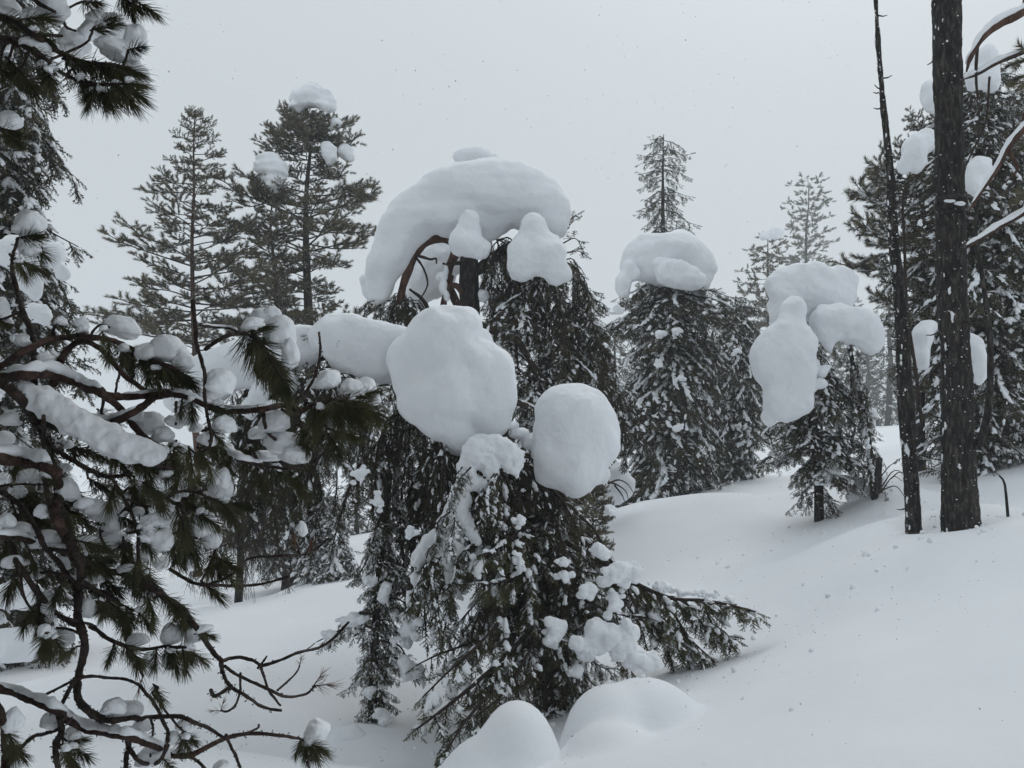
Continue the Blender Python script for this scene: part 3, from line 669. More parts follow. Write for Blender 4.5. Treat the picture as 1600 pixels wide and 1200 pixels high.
snow_mass('snow_mass', 'pillow of snow on the low twigs of the stooping spruce', [(1290, 745, 15, 12), (1302, 738, 10, 12), (1280, 752, 8, 7)], 11.3, G, cells=26, seed=27)
snow_mass('snow_mass', 'snow lump behind the leaning thin spruce', [(1362, 648, 9, 12), (1360, 662, 7, 8)], 11.6, G, cells=24, seed=28)
snow_mass('snow_mass', 'snow wedge at the foot of the leaning thin spruce', [(1350, 762, 22, 16), (1374, 755, 14, 12), (1335, 775, 14, 9)], 11.5, G, cells=26, seed=29)
# broken stub with twigs by its foot
m = MB(); a = P(1373, 770, 10.9); tube(m, [a, P(1373, 740, 10.9), P(1374, 716, 10.9)], [PX(5, 10.9), PX(4, 10.9)], 9, 0, .2, 4)
tag(link('dead_stub', m.mesh('dead_stub', M_BARK, origin=a)), 'broken dead stub at the foot of the leaning thin spruce', 'tree stump').location = Vector(a)
m = MB(); a = P(1380, 768, 10.8)
for q in [[(1376, 770), (1395, 745), (1410, 752)], [(1378, 760), (1398, 735), (1425, 748)], [(1380, 765), (1400, 760), (1416, 780)], [(1376, 745), (1390, 728), (1402, 722)], [(1392, 748), (1404, 738), (1412, 742)]]:
    tube(m, smooth_path([P(x, y, 10.8) for x, y in q], 4), [.009, .003], 5)
tag(link('bare_twigs', m.mesh('bare_twigs', M_TWIG, origin=a), None, 'stuff'), 'bare twigs sticking from the snow beside the dead stub', 'twigs').location = Vector(a)
# stick poking out of the snow at the right
m = MB(); a = P(1574, 770, 8.0); a[2] = gz(a[0], a[1]) - .05; tube(m, smooth_path([a, P(1570, 757, 8.0), P(1561, 743, 8.05)], 3), [.014, .008], 7, 0, .2)
tag(link('dead_stick', m.mesh('dead_stick', M_BARK, origin=a)), 'short dead stick poking from the snow right of the thick trunk', 'stick').location = Vector(a)

# the two bare trunks at the right
def big_trunk(name, label, pts, rad, d, seed, rough):
    b = P(*pts[0], d); b[2] = gz(b[0], b[1]) - .25; root = thing(name, label, 'tree trunk', b)
    w = [b] + [P(x, y, d) for x, y in pts[1:]]; p = smooth_path(w, 40); n = len(p); S = 60
    r_ = np.interp(np.linspace(0, 1, n), np.linspace(0, 1, len(rad)), [PX(x, d) for x in rad])
    th = np.linspace(0, 2 * np.pi, S, endpoint=False); ring = np.stack([np.cos(th), np.sin(th), np.zeros(S)], -1)
    q = p[:, None] + ring[None] * r_[:, None, None]; f1 = q * [1, 1, .28]
    R = r_[:, None] + rough * (1.0 * fbm(f1, 26, 3, seed, .6) + .9 * np.abs(vnoise(f1, 48, seed + 4)) + 1.1 * fbm(q, 4, 2, seed + 8))
    V = (p[:, None] + ring[None] * R[..., None]).reshape(-1, 3); m = MB()
    i = np.arange(n - 1)[:, None] * S; j = np.arange(S)[None]; j2 = (j + 1) % S
    m.add(V, np.stack([i + j, i + j2, i + S + j2, i + S + j], -1).reshape(-1, 4)); link('bark', m.mesh('bark', M_BARK, origin=b), root)
    rng = np.random.default_rng(seed); m = MB(); k = 560; a = rng.integers(2, n - 1, k); c = rng.integers(0, S, k)
    pos = V.reshape(n, S, 3)[a, c] + ring[c] * .002; w_ = .0022 + .008 * rng.random(k) ** 3
    scatter(m, T_DUST[:3], pos, frames(rng.normal(size=(k, 3)), np.tile([0, 0, 1.], (k, 1))), np.stack([w_, w_ * .7, w_], -1), rng)
    link('snow_specks', m.mesh('snow_specks', M_CLUMP, origin=b), root, 'stuff')
    k = 46; a = rng.integers(2, n - 1, k); c = (rng.normal(S * .56, S * .10, k).astype(int)) % S; m = MB(); pos = V.reshape(n, S, 3)[a, c] + ring[c] * .001; w_ = .006 + .020 * rng.random(k) ** 2
    scatter(m, T_LUMP, pos, frames(np.tile([0, 0, 1.], (k, 1)), ring[c]), np.stack([w_ * .8, w_ * .35, w_ * 1.5], -1), rng); link('plastered_snow', m.mesh('plastered_snow', M_CLUMP, origin=b), root, 'stuff')
    # short broken twigs and stubs
    for x in range(16):
        a_ = int(rng.uniform(.05, .95) * n); t_ = rng.uniform(0, 6.28); dr = np.array([math.cos(t_), math.sin(t_), rng.uniform(-.4, .4)]); o = p[a_] + dr * r_[a_] * .8
        m = MB(); L = rng.uniform(.03, .12); tube(m, [o, o + dr * (r_[a_] * .4 + L * .5) + [0, 0, -.01], o + dr * (r_[a_] * .4 + L)], [.008, .004], 5, 0, .2, x)
        link('twig_stub', m.mesh('twig_stub', M_TWIG, origin=b), root)
    m = MB(); a_ = int(.53 * n) if rough > .005 else int(.5 * n)
    return root, b, p, r_
tk, tb, tpath, trad = big_trunk('bare_pine', 'thick dark straight trunk speckled with snow at the right', [(1502, 835), (1497, 700), (1494, 560), (1487, 440), (1484, 260), (1480, 60), (1478, -160), (1474, -500)], [28, 24, 21.5, 22, 20.5, 21, 22, 19], 8.0, 101, .011)
tk2, tb2, t2p, t2r = big_trunk('dead_tree', 'slim bare crooked dead trunk left of the thick trunk', [(1430, 845), (1424, 760), (1416, 640), (1407, 480), (1396, 370), (1391, 270), (1377, 130), (1368, 0), (1366, -60)], [13, 10.5, 12, 9, 7.5, 6, 4, 2.8, 2], 8.3, 102, .006)
# knot swelling on the thick trunk
m = MB(); V, Qd = blob([(P(1486, 318, 7.86), (PX(23, 8), PX(16, 8), PX(16, 8)))], 26, noise=.25, seed=5, fine=.08); m.add(V, Qd); link('knot', m.mesh('knot', M_BARK, origin=tb), tk)
m = MB(); V, Qd = blob([(P(1500, 318, 7.74), (PX(9, 8), .02, PX(3.5, 8))), (P(1484, 314, 7.72), (PX(9, 8), .02, PX(2.5, 8)))], 24, noise=.15, seed=6); m.add(V, Qd); link('snow_on_knot', m.mesh('snow_on_knot', M_CLUMP, origin=tb), tk)

# limbs of the pine whose stem stands just out of view at the right
def snow_strip(path, rad, seed, parent, origin, name='snow_strip', lift=.9, a=0.03, b_=.97, squash=.85):
    p = np.asarray(path); n = len(p); s = np.linspace(a, b_, max(6, n)); q = np.stack([np.interp(s, np.linspace(0, 1, n), p[:, i]) for i in range(3)], -1)
    q[:, 2] += lift * rad; m = MB(); e = np.sin(np.linspace(0, math.pi, len(q))) ** .35
    tt = norm(np.gradient(q, axis=0)); sdir = norm(np.cross(tt, [0, 0, 1.]) + 1e-4); S = 12; th = np.linspace(0, 2 * np.pi, S, endpoint=False)
    R = rad * e[:, None] * (1 + .35 * vnoise(q, .8 / rad, seed)[:, None]) * np.ones(S)
    V = q[:, None] + sdir[:, None] * (np.cos(th) * 1.0)[None, :, None] * R[..., None]
    V[..., 2] += np.where(np.sin(th) > 0, np.sin(th) * squash * 1.2, np.sin(th) * .5)[None] * R
    V = V + (fbm(V, .7 / rad, 2, seed + 3) * rad * .22)[..., None] * [.6, .6, 1]
    V = V.reshape(-1, 3); i = np.arange(len(q) - 1)[:, None] * S; j = np.arange(S)[None]; j2 = (j + 1) % S
    m.add(V, np.stack([i + j, i + j2, i + S + j2, i + S + j], -1).reshape(-1, 4)[:, ::-1])
    return link(name, m.mesh(name, M_CLUMP, origin=origin), parent)
b = np.array([6.0, 7.2, gz(6.0, 7.2) - .2]); rp = thing('pine_tree', 'red-barked pine whose crooked snowy limbs reach in from the right edge', 'pine tree', b)
trunk_mesh(rp, b, [b, b + [.1, 0, 2.5], b + [0, .1, 5.5], b + [.1, 0, 8.5]], [.19, .16, .12, .06], M_BARKR, 20)
def zpt(z): return b + np.array([0, 0, z])
LB = [([zpt(4.6), P(1640, -20, 7.3), P(1600, 18, 7.3), P(1560, 38, 7.3), P(1532, 62, 7.3), P(1516, 92, 7.3), P(1510, 112, 7.4)], [.07, .045, .036, .03, .022, .008], True, M_BARKR, .042),
      ([zpt(4.0), P(1650, 60, 7.4), P(1600, 82, 7.4), P(1560, 98, 7.4), P(1528, 116, 7.4), P(1505, 124, 7.4)], [.05, .022, .017, .015, .012, .006], True, M_TWIGR, .030),
      ([zpt(3.5), P(1640, 165, 7.4), P(1600, 200, 7.4), P(1573, 232, 7.4), P(1558, 262, 7.4), P(1540, 290, 7.4), P(1514, 330, 7.4)], [.06, .042, .034, .028, .018, .007], True, M_BARKR, .036),
      ([zpt(2.9), P(1650, 300, 7.5), P(1600, 334, 7.5), P(1555, 360, 7.5), P(1530, 376, 7.5), P(1506, 390, 7.5)], [.045, .022, .018, .015, .012, .006], True, M_TWIGR, .034),
      ([P(1573, 232, 7.4), P(1590, 262, 7.4), P(1574, 282, 7.4)], [.018, .014, .005], False, M_BARKR, 0),
      ([P(1528, 60, 7.35), P(1525, 120, 7.4), P(1530, 180, 7.5), P(1528, 230, 7.5)], [.016, .009, .005], False, M_TWIG, 0),
      ([P(1530, 300, 7.5), P(1524, 360, 7.5), P(1536, 440, 7.5), P(1546, 520, 7.6), P(1547, 610, 7.7), P(1538, 670, 7.8), P(1526, 700, 7.9)], [.012, .018, .022, .028, .034, .036], False, M_BARK, 0),
      ([P(1546, 120, 7.5), P(1540, 190, 7.5), P(1518, 240, 7.5), P(1500, 275, 7.5)], [.010, .008, .004], False, M_TWIG, 0),
      ([P(1560, 360, 7.6), P(1590, 330, 7.6), P(1610, 300, 7.6)], [.008, .005], False, M_TWIG, 0),
      ([P(1546, 590, 7.7), P(1560, 560, 7.7), P(1576, 545, 7.7)], [.01, .006], False, M_TWIG, 0)]
for i, (pts, rad, sn, mt, sr) in enumerate(LB):
    pth = smooth_path(pts, 6); m = MB(); tube(m, pth, rad, 12, 0, .16, i); o = link('limb', m.mesh('limb', mt, origin=b), rp)
    if sn: snow_strip(pth[len(pth) // 6:], sr, i, o, b, lift=.9)
fo = Foliage(64); g = fo.rng
for (x, y) in [(1600, 90), (1612, 110), (1605, 120), (1620, 220), (1610, 300)]:
    fo.limb([P(x + 60, y - 10, 7.4), P(x + 20, y, 7.4), P(x - 8, y + 8, 7.4)], .01, .004, .12, .05, .1, .12, 1.2, .4, .4, 4, 1, up_bias=.2)
fo.build(rp, b, T_TUF_M, M_TWIG, M_PINE)
# second thin stem behind the slim dead trunk
m = MB(); a = P(1436, 690, 9.5); tube(m, smooth_path([P(1440, 660, 9.5), P(1428, 560, 9.5), P(1416, 480, 9.4), P(1414, 400, 9.4), P(1412, 300, 9.4), P(1440, 270, 9.4), P(1462, 248, 9.4)], 5), [.02, .018, .014, .008], 8, 0, .15, 3)
tag(link('thin_stem', m.mesh('thin_stem', M_TWIG, origin=a)), 'thin crooked grey stem between the slim dead trunk and the thick trunk', 'tree stem').location = Vector(a)

# hazy forest far behind: prototypes and copies
protoA = conifer('spruce_tree', 'hazy far spruce in the gap left of the slim dead trunk', 1388, 676, 425, 75, [(0, 40), (.3, 42), (.6, 32), (.85, 20), (1, 5)], 'spruce', 5, 90, 81, 'F', .3, .70, 1.2, 0, 'hazy trees far behind', crown0=.04, side=.34, hang=.5, step=.42)
protoB = conifer('pine_tree', 'hazy far pine behind the stooping spruce', 1330, 690, 470, 80, [(0, 10), (.3, 34), (.6, 36), (.85, 24), (1, 8)], 'pine', 5, 70, 82, 'F', .25, .45, 1.3, 0, 'hazy trees far behind', crown0=.15, side=.4, step=.42)
HA = PX(676 - 425, 75); HB = PX(690 - 470, 80)
far = [('A', 1352, 520, 48, 'hazy low spruce at the left of the far gap'), ('A', 1422, 470, 36, 'hazy spruce seen between the slim and the thick trunk'), ('B', 1455, 440, 44, 'hazy far pine just left of the thick trunk'),
       ('A', 1560, 380, 34, 'hazy far spruce right of the thick trunk'), ('B', 1600, 360, 38, 'hazy far pine at the right edge'), ('A', 930, 450, 26, 'grey spruce in the gap left of the capped spruce'), ('A', 965, 500, 32, 'farther grey spruce touching the capped spruce\'s left edge'),
       ('A', 900, 520, 24, 'grey spruce behind the right flank of the arched pine'), ('B', 1110, 500, 34, 'grey pine behind the two joined spruces'), ('A', 1230, 560, 30, 'grey spruce low behind the stooping spruce'), ('B', 1175, 520, 36, 'grey pine behind the rear joined spruce'),
       ('A', 560, 640, 24, 'grey spruce behind the bushy little spruce, right'), ('A', 410, 600, 24, 'grey spruce behind the weeping birch'), ('A', 330, 640, 26, 'grey spruce behind the slender pine\'s foot'), ('A', 250, 690, 30, 'grey spruce low at the left between the boughs'), ('B', 620, 560, 28, 'grey pine behind the arched pine\'s left foot'),
       ('A', 180, 640, 22, 'grey spruce beside the dark spruce at the left edge'), ('A', 480, 690, 20, 'small grey spruce right of the spruce stem'), ('A', 1500, 480, 30, 'hazy far spruce behind the thick trunk'), ('A', 1300, 600, 46, 'hazy far low spruce right behind the stooping spruce'), ('A', 850, 560, 30, 'grey spruce far behind the arched pine'), ('B', 770, 600, 32, 'grey pine far behind the arched pine')]
rr = np.random.default_rng(5)
for i, (k, x, y, d, lb) in enumerate(far):
    d = d * 1.75 if d > 29 else d * 1.15; q = P(x, y, d); z = gz(q[0], q[1]); s = (q[2] - z) / (HA if k == 'A' else HB)
    copy_tree(protoA if k == 'A' else protoB, (q[0], q[1], z - .1), rr.uniform(0, 6.28), s, lb)

# dark spruce at the left edge
conifer('spruce_tree', 'tall dark spruce filling the left edge behind the boughs', -30, 1010, -260, 9.5,
        [(0, 150), (.2, 175), (.4, 185), (.48, 190), (.58, 160), (.66, 170), (.8, 165), (1, 30)], 'spruce', 20, 250, 91, 'M', .35, .22, 2.0, 0, None, None, crown0=.06, side=.34, hang=.62, step=.13, lump=.8, irregular=.2)
for i, (lb, pr) in enumerate([('large ragged snow slab on the dark left spruce', [(30, 400, 32, 26), (45, 435, 22, 24), (22, 385, 24, 16), (55, 458, 10, 14)]), ('leaning snow slab right beside the ragged slab', [(88, 400, 14, 22), (98, 425, 12, 14), (78, 385, 10, 14)]),
                              ('snow lump below the ragged slab', [(55, 488, 20, 16), (68, 495, 12, 12)]), ('pillow of snow low on the dark left spruce, upper', [(30, 925, 34, 22), (10, 935, 24, 20), (50, 940, 20, 14)]), ('pillow of snow low on the dark left spruce, lower', [(40, 1005, 30, 22), (10, 1000, 26, 18), (25, 1020, 30, 14)])]):
    snow_mass('snow_mass', lb, pr, 8.0, 'snow masses on the dark left spruce', cells=36, seed=110 + i)
# ------------------------------------------------------------------ old pine with the arch of snow
D = 12.0
r, b = tree_root('pine_tree', 'old broken-topped pine under the great snow arch, red limb bent beneath it', 'pine tree', 738, 880, D)
trunk_mesh(r, b, [b, P(738, 700, D), P(735, 520, D), P(733, 440, D), P(732, 402, D)], [PX(20, D), PX(18, D), PX(16, D), PX(16, D), PX(14, D)], M_BARK, 28, .10)
for i, (pts, rad, mt) in enumerate([
    ([P(738, 520, D + .3), P(700, 440, D + .4), P(712, 390, D + .1), P(694, 372, D - .1), P(668, 376, D - .2), P(648, 396, D - .25), P(637, 425, D - .25), P(628, 455, D - .2), P(622, 500, D - .1)], [6, 7, 8, 8, 7.5, 7.5, 7, 6, 4], M_BARKR),
    ([P(732, 470, D), P(712, 446, D - .1), P(697, 458, D - .15), P(690, 480, D - .1)], [6, 5, 4, 3], M_BARKR),
    ([P(725, 410, D), P(706, 412, D - .2), P(692, 412, D - .3)], [4, 2.5, 1.5], M_TWIG),
    ([P(655, 400, D - .3), P(672, 405, D - .35), P(681, 404, D - .35), P(682, 412, D - .35)], [2.4, 1.8, 1.2], M_TWIG),
    ([P(650, 402, D - .3), P(662, 420, D - .3), P(668, 445, D - .3), P(655, 470, D - .25)], [2, 1.5, 1], M_TWIG),
    ([P(735, 430, D), P(775, 400, D), P(800, 385, D), P(850, 395, D), P(890, 420, D)], [9, 8, 6, 5, 3], M_BARK),
    ([P(740, 500, D), P(778, 522, D - .3), P(806, 530, D - .4), P(826, 560, D - .5), P(846, 590, D - .5), P(868, 604, D - .5)], [5, 5, 5, 4.5, 5, 4], M_TWIG),
    ([P(806, 530, D - .4), P(808, 560, D - .4), P(812, 590, D - .4)], [3, 2, 1], M_TWIG),
    ([P(800, 626, D - .6), P(822, 634, D - .7), P(850, 650, D - .6), P(880, 680, D - .4)], [5, 5, 4, 3], M_TWIG),
    ([P(705, 430, D + .2), P(694, 470, D + .2), P(702, 520, D + .2)], [5, 4, 4], M_BARKR),
    ([P(676, 500, D + .1), P(662, 470, D + .1), P(640, 452, D)], [4, 3, 2], M_TWIG)]):
    pth = smooth_path(pts, 5); m = MB(); tube(m, pth, [PX(x, D) for x in rad], 12, 0, .18, i); o = link('limb', m.mesh('limb', mt, origin=b), r)
    if i in (6, 8): snow_strip(pth, PX(3.4, D), i, o, b)
fo = Foliage(201); g = fo.rng
def hang_field(line, n, d, reach, dd=.5, kind='hang', root=None, bb=None, w=.75):
    q = np.array(line, float)
    for i in range(n):
        t = g.uniform(0, len(q) - 1.001); k = int(t); a = q[k] * (1 - t + k) + q[k + 1] * (t - k)
        o = P(a[0], a[1], d + g.uniform(-dd, dd)); L = PX(g.uniform(*reach), d); put_bough(kind, root or r, b if bb is None else bb, o, g.uniform(0, 6.283), L * .9, L * w + .25, g.normal() * .15, g)
hang_field([(770, 372), (830, 385), (890, 415), (925, 460)], 34, D, (60, 140))
hang_field([(755, 440), (830, 450), (900, 480), (930, 520)], 34, D, (60, 150), kind='hang')
hang_field([(790, 600), (850, 590), (915, 570), (935, 610)], 32, D + .3, (70, 170), kind='hang_white')
hang_field([(785, 660), (850, 700), (920, 690)], 28, D + .5, (60, 130), kind='hang_white')
hang_field([(585, 470), (620, 470), (650, 480), (600, 500)], 24, D, (30, 80))
hang_field([(640, 470), (625, 455), (660, 490)], 14, D, (30, 80))
for i in range(44): put_bough('spruce', r, b, P(g.uniform(770, 900), g.uniform(430, 700), D + g.uniform(-.4, .2)), g.uniform(-2.9, .2), PX(g.uniform(60, 110), D), .75, -.55, g)
for i in range(26): put_bough('spruce', r, b, P(g.uniform(870, 925), g.uniform(450, 640), D + g.uniform(-.3, .5)), g.uniform(-1, 1), PX(g.uniform(28, 55), D), .5, -.3, g)
for a in [((880, 350), (892, 342), (900, 336)), ((880, 380), (898, 372), (908, 384)), ((885, 395), (902, 392), (912, 396)), ((880, 370), (890, 352), (897, 345))]:
    fo.limb([P(x, y, D + .2) for x, y in a], .012, .004, .10, .05, .1, .13, 1.2, .2, .2, 4, .8, sm=3, up_bias=.2)
fo.build(r, b, T_SPR_M, M_TWIG, M_SPRUCE)
G = 'snow on the old arched pine'
snow_mass('snow_arch', 'great curved snow arch bridging over the old pine', [
    (594, 452, 20, 18), (597, 420, 25, 32), (612, 385, 28, 36), (634, 350, 33, 36), (664, 322, 36, 38), (700, 303, 42, 42), (745, 300, 50, 50), (790, 302, 52, 50), (835, 318, 46, 42), (862, 338, 26, 42), (715, 345, 34, 22), (760, 345, 34, 26)],
    11.7, G, cells=84, k=.9, noise=.09, seed=31, strata=.05, depth=1.15)
snow_mass('snow_load', 'small snow bun poking up behind the top of the snow arch', [(742, 242, 27, 13), (722, 246, 14, 12), (768, 250, 16, 8)], 12.5, G, cells=34, seed=32)
snow_mass('snow_mass', 'pear-shaped snow lump hanging in front of the arch\'s centre', [(735, 352, 18, 22), (728, 378, 27, 22), (745, 388, 20, 14), (752, 396, 12, 8)], 11.2, G, cells=44, k=.7, seed=33)
snow_mass('snow_mass', 'large bell-shaped snow lobe under the arch\'s right end', [(832, 362, 20, 34), (818, 400, 24, 38), (850, 400, 36, 34), (872, 425, 21, 20), (812, 420, 18, 20)], 11.1, G, cells=60, k=.6, seed=34)
snow_mass('snow_mass', 'ragged snow foot of the arch\'s left end', [(580, 455, 16, 16), (596, 462, 15, 14), (574, 445, 11, 16)], 11.8, G, cells=34, k=.5, noise=.14, seed=35)
snow_mass('snow_mass', 'bluish snow wall inside the arch behind the red limb', [(672, 425, 42, 46, 0, .3), (700, 400, 44, 30, 0, .3), (655, 450, 24, 34, 0, .3)], 12.9, G, cells=40, seed=36)
snow_mass('snow_lump', 'small icy snow tuft clinging to the limb inside the arch', [(690, 432, 10, 8), (697, 424, 4, 9), (692, 448, 7, 12), (698, 462, 5, 9)], 11.6, G, cells=34, k=.3, noise=.2, seed=37)
snow_mass('snow_lump', 'small snow lump right of the old pine\'s trunk', [(755, 462, 8, 10)], 11.8, G, cells=18, seed=38)

# snow-dusted little pine low between the big spruce and the capped spruce
conifer('pine_tree', 'small frosted pine crouching behind the bent spruce\'s right flank', 925, 826, 735, 10.5, [(0, 25), (.3, 36), (.6, 36), (.85, 24), (1, 10)], 'pine', 2.2, 34, 211, 'M', .5, .10, 1.3, 0, None, None, crown0=.08, side=.42, step=.07, lump=1.0)
snow_mass('snow_lump', 'snow lump on the small frosted pine', [(940, 742, 13, 14), (932, 750, 9, 9)], 10.3, cells=22, seed=39)
m = MB(); a = P(985, 790, 12); o = P(950, 745, 12)
for q in [[(948, 752), (965, 758), (978, 768), (982, 782)], [(950, 756), (966, 750), (980, 756), (990, 770)], [(960, 758), (972, 774), (976, 784)]]: tube(m, smooth_path([P(x, y, 12) for x, y in q], 4), [.014, .004], 5)
tag(link('bare_twigs', m.mesh('bare_twigs', M_TWIG, origin=a), None, 'stuff'), 'bare drooping twigs left of the capped spruce\'s foot', 'twigs').location = Vector(a)
snow_mass('snow_mass', 'snow heap against the left foot of the capped spruce', [(966, 745, 16, 22), (962, 772, 18, 16), (978, 760, 14, 20)], 13.4, cells=28, seed=40)

# ------------------------------------------------------------------ snow-covered sapling with a visible stem
D = 6.8
r, b = tree_root('spruce_tree', 'young snowy spruce with a thin stem, left of the bent spruce', 'spruce tree', 582, 1150, D)
trunk_mesh(r, b, [b, P(584, 1060, D), P(587, 980, D), P(592, 900, D), P(600, 820, D + .1), P(608, 740, D + .2)], [PX(8, D), PX(6.5, D), PX(5, D), PX(6, D)], M_BARK, 12)
fo = Foliage(221); g = fo.rng
for i in range(110):
    y = g.uniform(815, 1150); w = np.interp(y, [815, 880, 960, 1020, 1080, 1145], [30, 58, 66, 60, 46, 40]); o = P(np.interp(y, [820, 980, 1150], [600, 587, 582]), y, D)
    R = PX(w * g.uniform(.5, 1.15), D); put_bough('near_spruce', r, b, o, g.uniform(0, 6.283), R, R * .6 + .16, -.25 + g.normal() * .15, g)
for pts in [[(588, 985), (560, 975), (530, 985), (495, 1003)], [(590, 960), (565, 958), (545, 968)], [(588, 1030), (620, 1028), (655, 1050)], [(590, 1000), (625, 1010), (640, 1045)], [(590, 940), (620, 935), (640, 950)]]:
    fo.limb([P(x, y, D - .15) for x, y in pts], .010, .004, .13, .05, .8, .085, 1.4, .8, .1, 5, 1.3, sm=4)
fo.build(r, b, T_SPR_N, M_TWIG, M_SPRUCE)
G = 'snow pads on the young spruce'
for i, (x, y, rx, ry, lb) in enumerate([(552, 968, 24, 11, 'snow pad on the young spruce\'s left branch, inner'), (515, 990, 18, 9, 'snow pad on the young spruce\'s left branch, outer tip'), (640, 1045, 22, 16, 'snow pad on the young spruce\'s right branch'),
                                        (596, 1118, 14, 12, 'snow pad near the young spruce\'s foot'), (600, 925, 12, 14, 'snow pad on the young spruce\'s upper stem'), (640, 975, 18, 20, 'snow curtain between the young spruce and the bent spruce'), (620, 1000, 14, 7, 'thin snow pad right of the young spruce\'s stem'),
                                        (575, 905, 14, 9, 'snow pad left of the young spruce\'s top'), (580, 1078, 13, 9, 'snow pad on the young spruce\'s lower stem')]):
    snow_mass('snow_pad', lb, pad_prims(x, y, rx * 1.1, ry * 1.1, 0, 800 + i), D - .22, G, cells=34, k=.7, noise=.3, seed=230 + i, fine=.08)
snow_mass('snow_mass', 'buried snow-capped twig clump left of the young spruce\'s foot', [(545, 1150, 24, 16), (535, 1160, 14, 14), (560, 1158, 16, 12)], 6.3, cells=34, seed=240)
fo = Foliage(222); 
for pts in [[(545, 1175), (552, 1165), (560, 1172)], [(545, 1172), (538, 1164), (528, 1168)], [(548, 1178), (548, 1168), (555, 1180)]]: fo.limb([P(x, y, 6.25) for x, y in pts], .006, .003, .06, .03, .5, .07, 1.5, .2, .1, 4, .8, sm=3)
r3, b3 = tree_root('spruce_sprout', 'tips of a buried sprout under the snow clump by the young spruce', 'small spruce', 548, 1180, 6.3)
fo.build(r3, b3, T_SPR_N, M_TWIG, M_SPRUCE)

# ------------------------------------------------------------------ the big bent spruce
D = 7.0
r, b = tree_root('spruce_tree', 'big bent spruce bowed under huge snow balls in the centre', 'spruce tree', 872, 1135, 6.7)
trunk_mesh(r, b, [b, P(862, 1040, 6.8), P(850, 940, D), P(838, 840, D + .1), P(815, 740, D + .1), P(775, 670, D), P(720, 620, D), P(650, 580, D), P(580, 560, D), P(500, 555, D), P(420, 585, D), P(340, 610, D), (P(285, 640, D))],
           [PX(15, D), PX(14, D), PX(13, D), PX(12, D), PX(10, D), PX(8, D), PX(4, D)], M_BARK, 16)
def B(pts, r0=.022, r1=.005, side=.22, step=.06, hang=.7, spl=.105, dens=1.3, snow=.35, lump=1.0, dj=0.0, leaf=M_SPRUCE, s0=.08, strip=0, seed=None, **kw):
    """one branch of the bent spruce: wood, needles and snow under a part of its own"""
    f2 = Foliage(seed if seed is not None else int(abs(pts[0][0] * 13 + pts[-1][1] * 7))); w = [P(q[0], q[1], D + dj + (q[2] if len(q) > 2 else 0)) for q in pts]
    pth = f2.limb(w, r0, r1, side, step, hang, spl, dens, snow, s0, 6, lump, sm=5, **kw)
    br = link('branch', f2.wood.mesh('branch', M_TWIG, origin=b), r); f2.wood = MB(); f2.build(br, b, T_SPR_N, M_TWIG, leaf, T_LUMP2 if lump > 1.1 else None)
    if strip: snow_strip(pth, PX(strip, D), len(pts), br, b, lift=.8)
    return br
g = np.random.default_rng(77)
# curtains that hang from the bowed stem
line = np.array([(480, 570), (540, 575), (600, 590), (640, 640), (690, 690), (740, 700), (790, 690), (830, 770), (850, 850)], float)
for i in range(88):
    t = g.uniform(0, len(line) - 1.001); k = int(t); a = line[k] * (1 - t + k) + line[k + 1] * (t - k); L = np.interp(t, [0, 2, 4, 6, 8], [90, 150, 230, 240, 190]) * g.uniform(.5, 1.1)
    n_part = 2 if L > 150 else 1; o = P(a[0] + g.normal() * 8, a[1] + g.uniform(0, 20), D + g.uniform(-.3, .3)); Lm = PX(L, D); az = g.uniform(0, 6.283); put_bough('near_hang', r, b, o, az, Lm, Lm * .55 + .35 if n_part == 1 else Lm, g.normal() * .1, g)
for i in range(80):
    y = g.uniform(790, 1070); x0 = np.interp(y, [800, 1000, 1100], [838, 856, 868]); az = g.uniform(0, 6.283); left = math.cos(az) < 0
    Wd = (np.interp(y, [800, 880, 960, 1040, 1090], [150, 165, 120, 60, 30]) if left else np.interp(y, [800, 880, 960, 1040, 1090], [60, 105, 125, 110, 70])) * g.uniform(.5, 1.05)
    drop = np.interp(y, [800, 1000, 1090], [.85, .6, .2]); R = PX(Wd, D); R3 = R / max(.45, math.cos(drop)); put_bough('near_spruce' if g.random() < .6 else 'near_hang', r, b, P(x0, y, D - .1), az, R3, R3 * .5 + .4, -drop * .75 if g.random() < .6 else .1, g)
# named boughs of the photograph
B([(905, 900), (850, 960, -.4), (800, 1015, -.8), (740, 1070, -1.1), (690, 1110, -1.3), (650, 1140, -1.4)], .022, .006, .26, .05, .7, .10, 1.4, .30, 1.0, leaf=M_SPRUCE2)
B([(800, 1010, -.8), (765, 1080, -1.1), (725, 1130, -1.4), (695, 1178, -1.55)], .014, .005, .24, .045, .7, .10, 1.4, .30, 1.0, leaf=M_SPRUCE2)
B([(790, 960, -.7), (745, 1010, -1.0), (700, 1050, -1.1), (660, 1090, -1.2)], .012, .005, .22, .045, .7, .10, 1.4, .45, 1.2, leaf=M_SPRUCE2)
B([(830, 960, -.4), (780, 990, -.5), (720, 1010, -.5), (680, 1025, -.5), (650, 1040, -.5)], .014, .005, .18, .05, .9, .10, 1.4, .35, 1.0, leaf=M_SPRUCE2)
B([(860, 960, -.6), (820, 1030, -.9), (790, 1080, -1.0), (745, 1120, -1.1)], .012, .005, .2, .045, .7, .10, 1.4, .35, 1.0)
B([(760, 800, -.4), (710, 850, -.6), (670, 900, -.65), (645, 930, -.65)], .016, .005, .22, .045, .7, .10, 1.5, .45, 1.1, leaf=M_SPRUCE2)
B([(740, 850, -.4), (700, 900, -.5), (680, 950, -.55), (690, 1000, -.55)], .016, .005, .22, .045, .7, .10, 1.5, .35, 1.0, leaf=M_SPRUCE2)
B([(800, 860, -.4), (770, 930, -.5), (740, 980, -.5), (735, 1040, -.5)], .016, .005, .22, .05, .7, .10, 1.4, .3, .9)
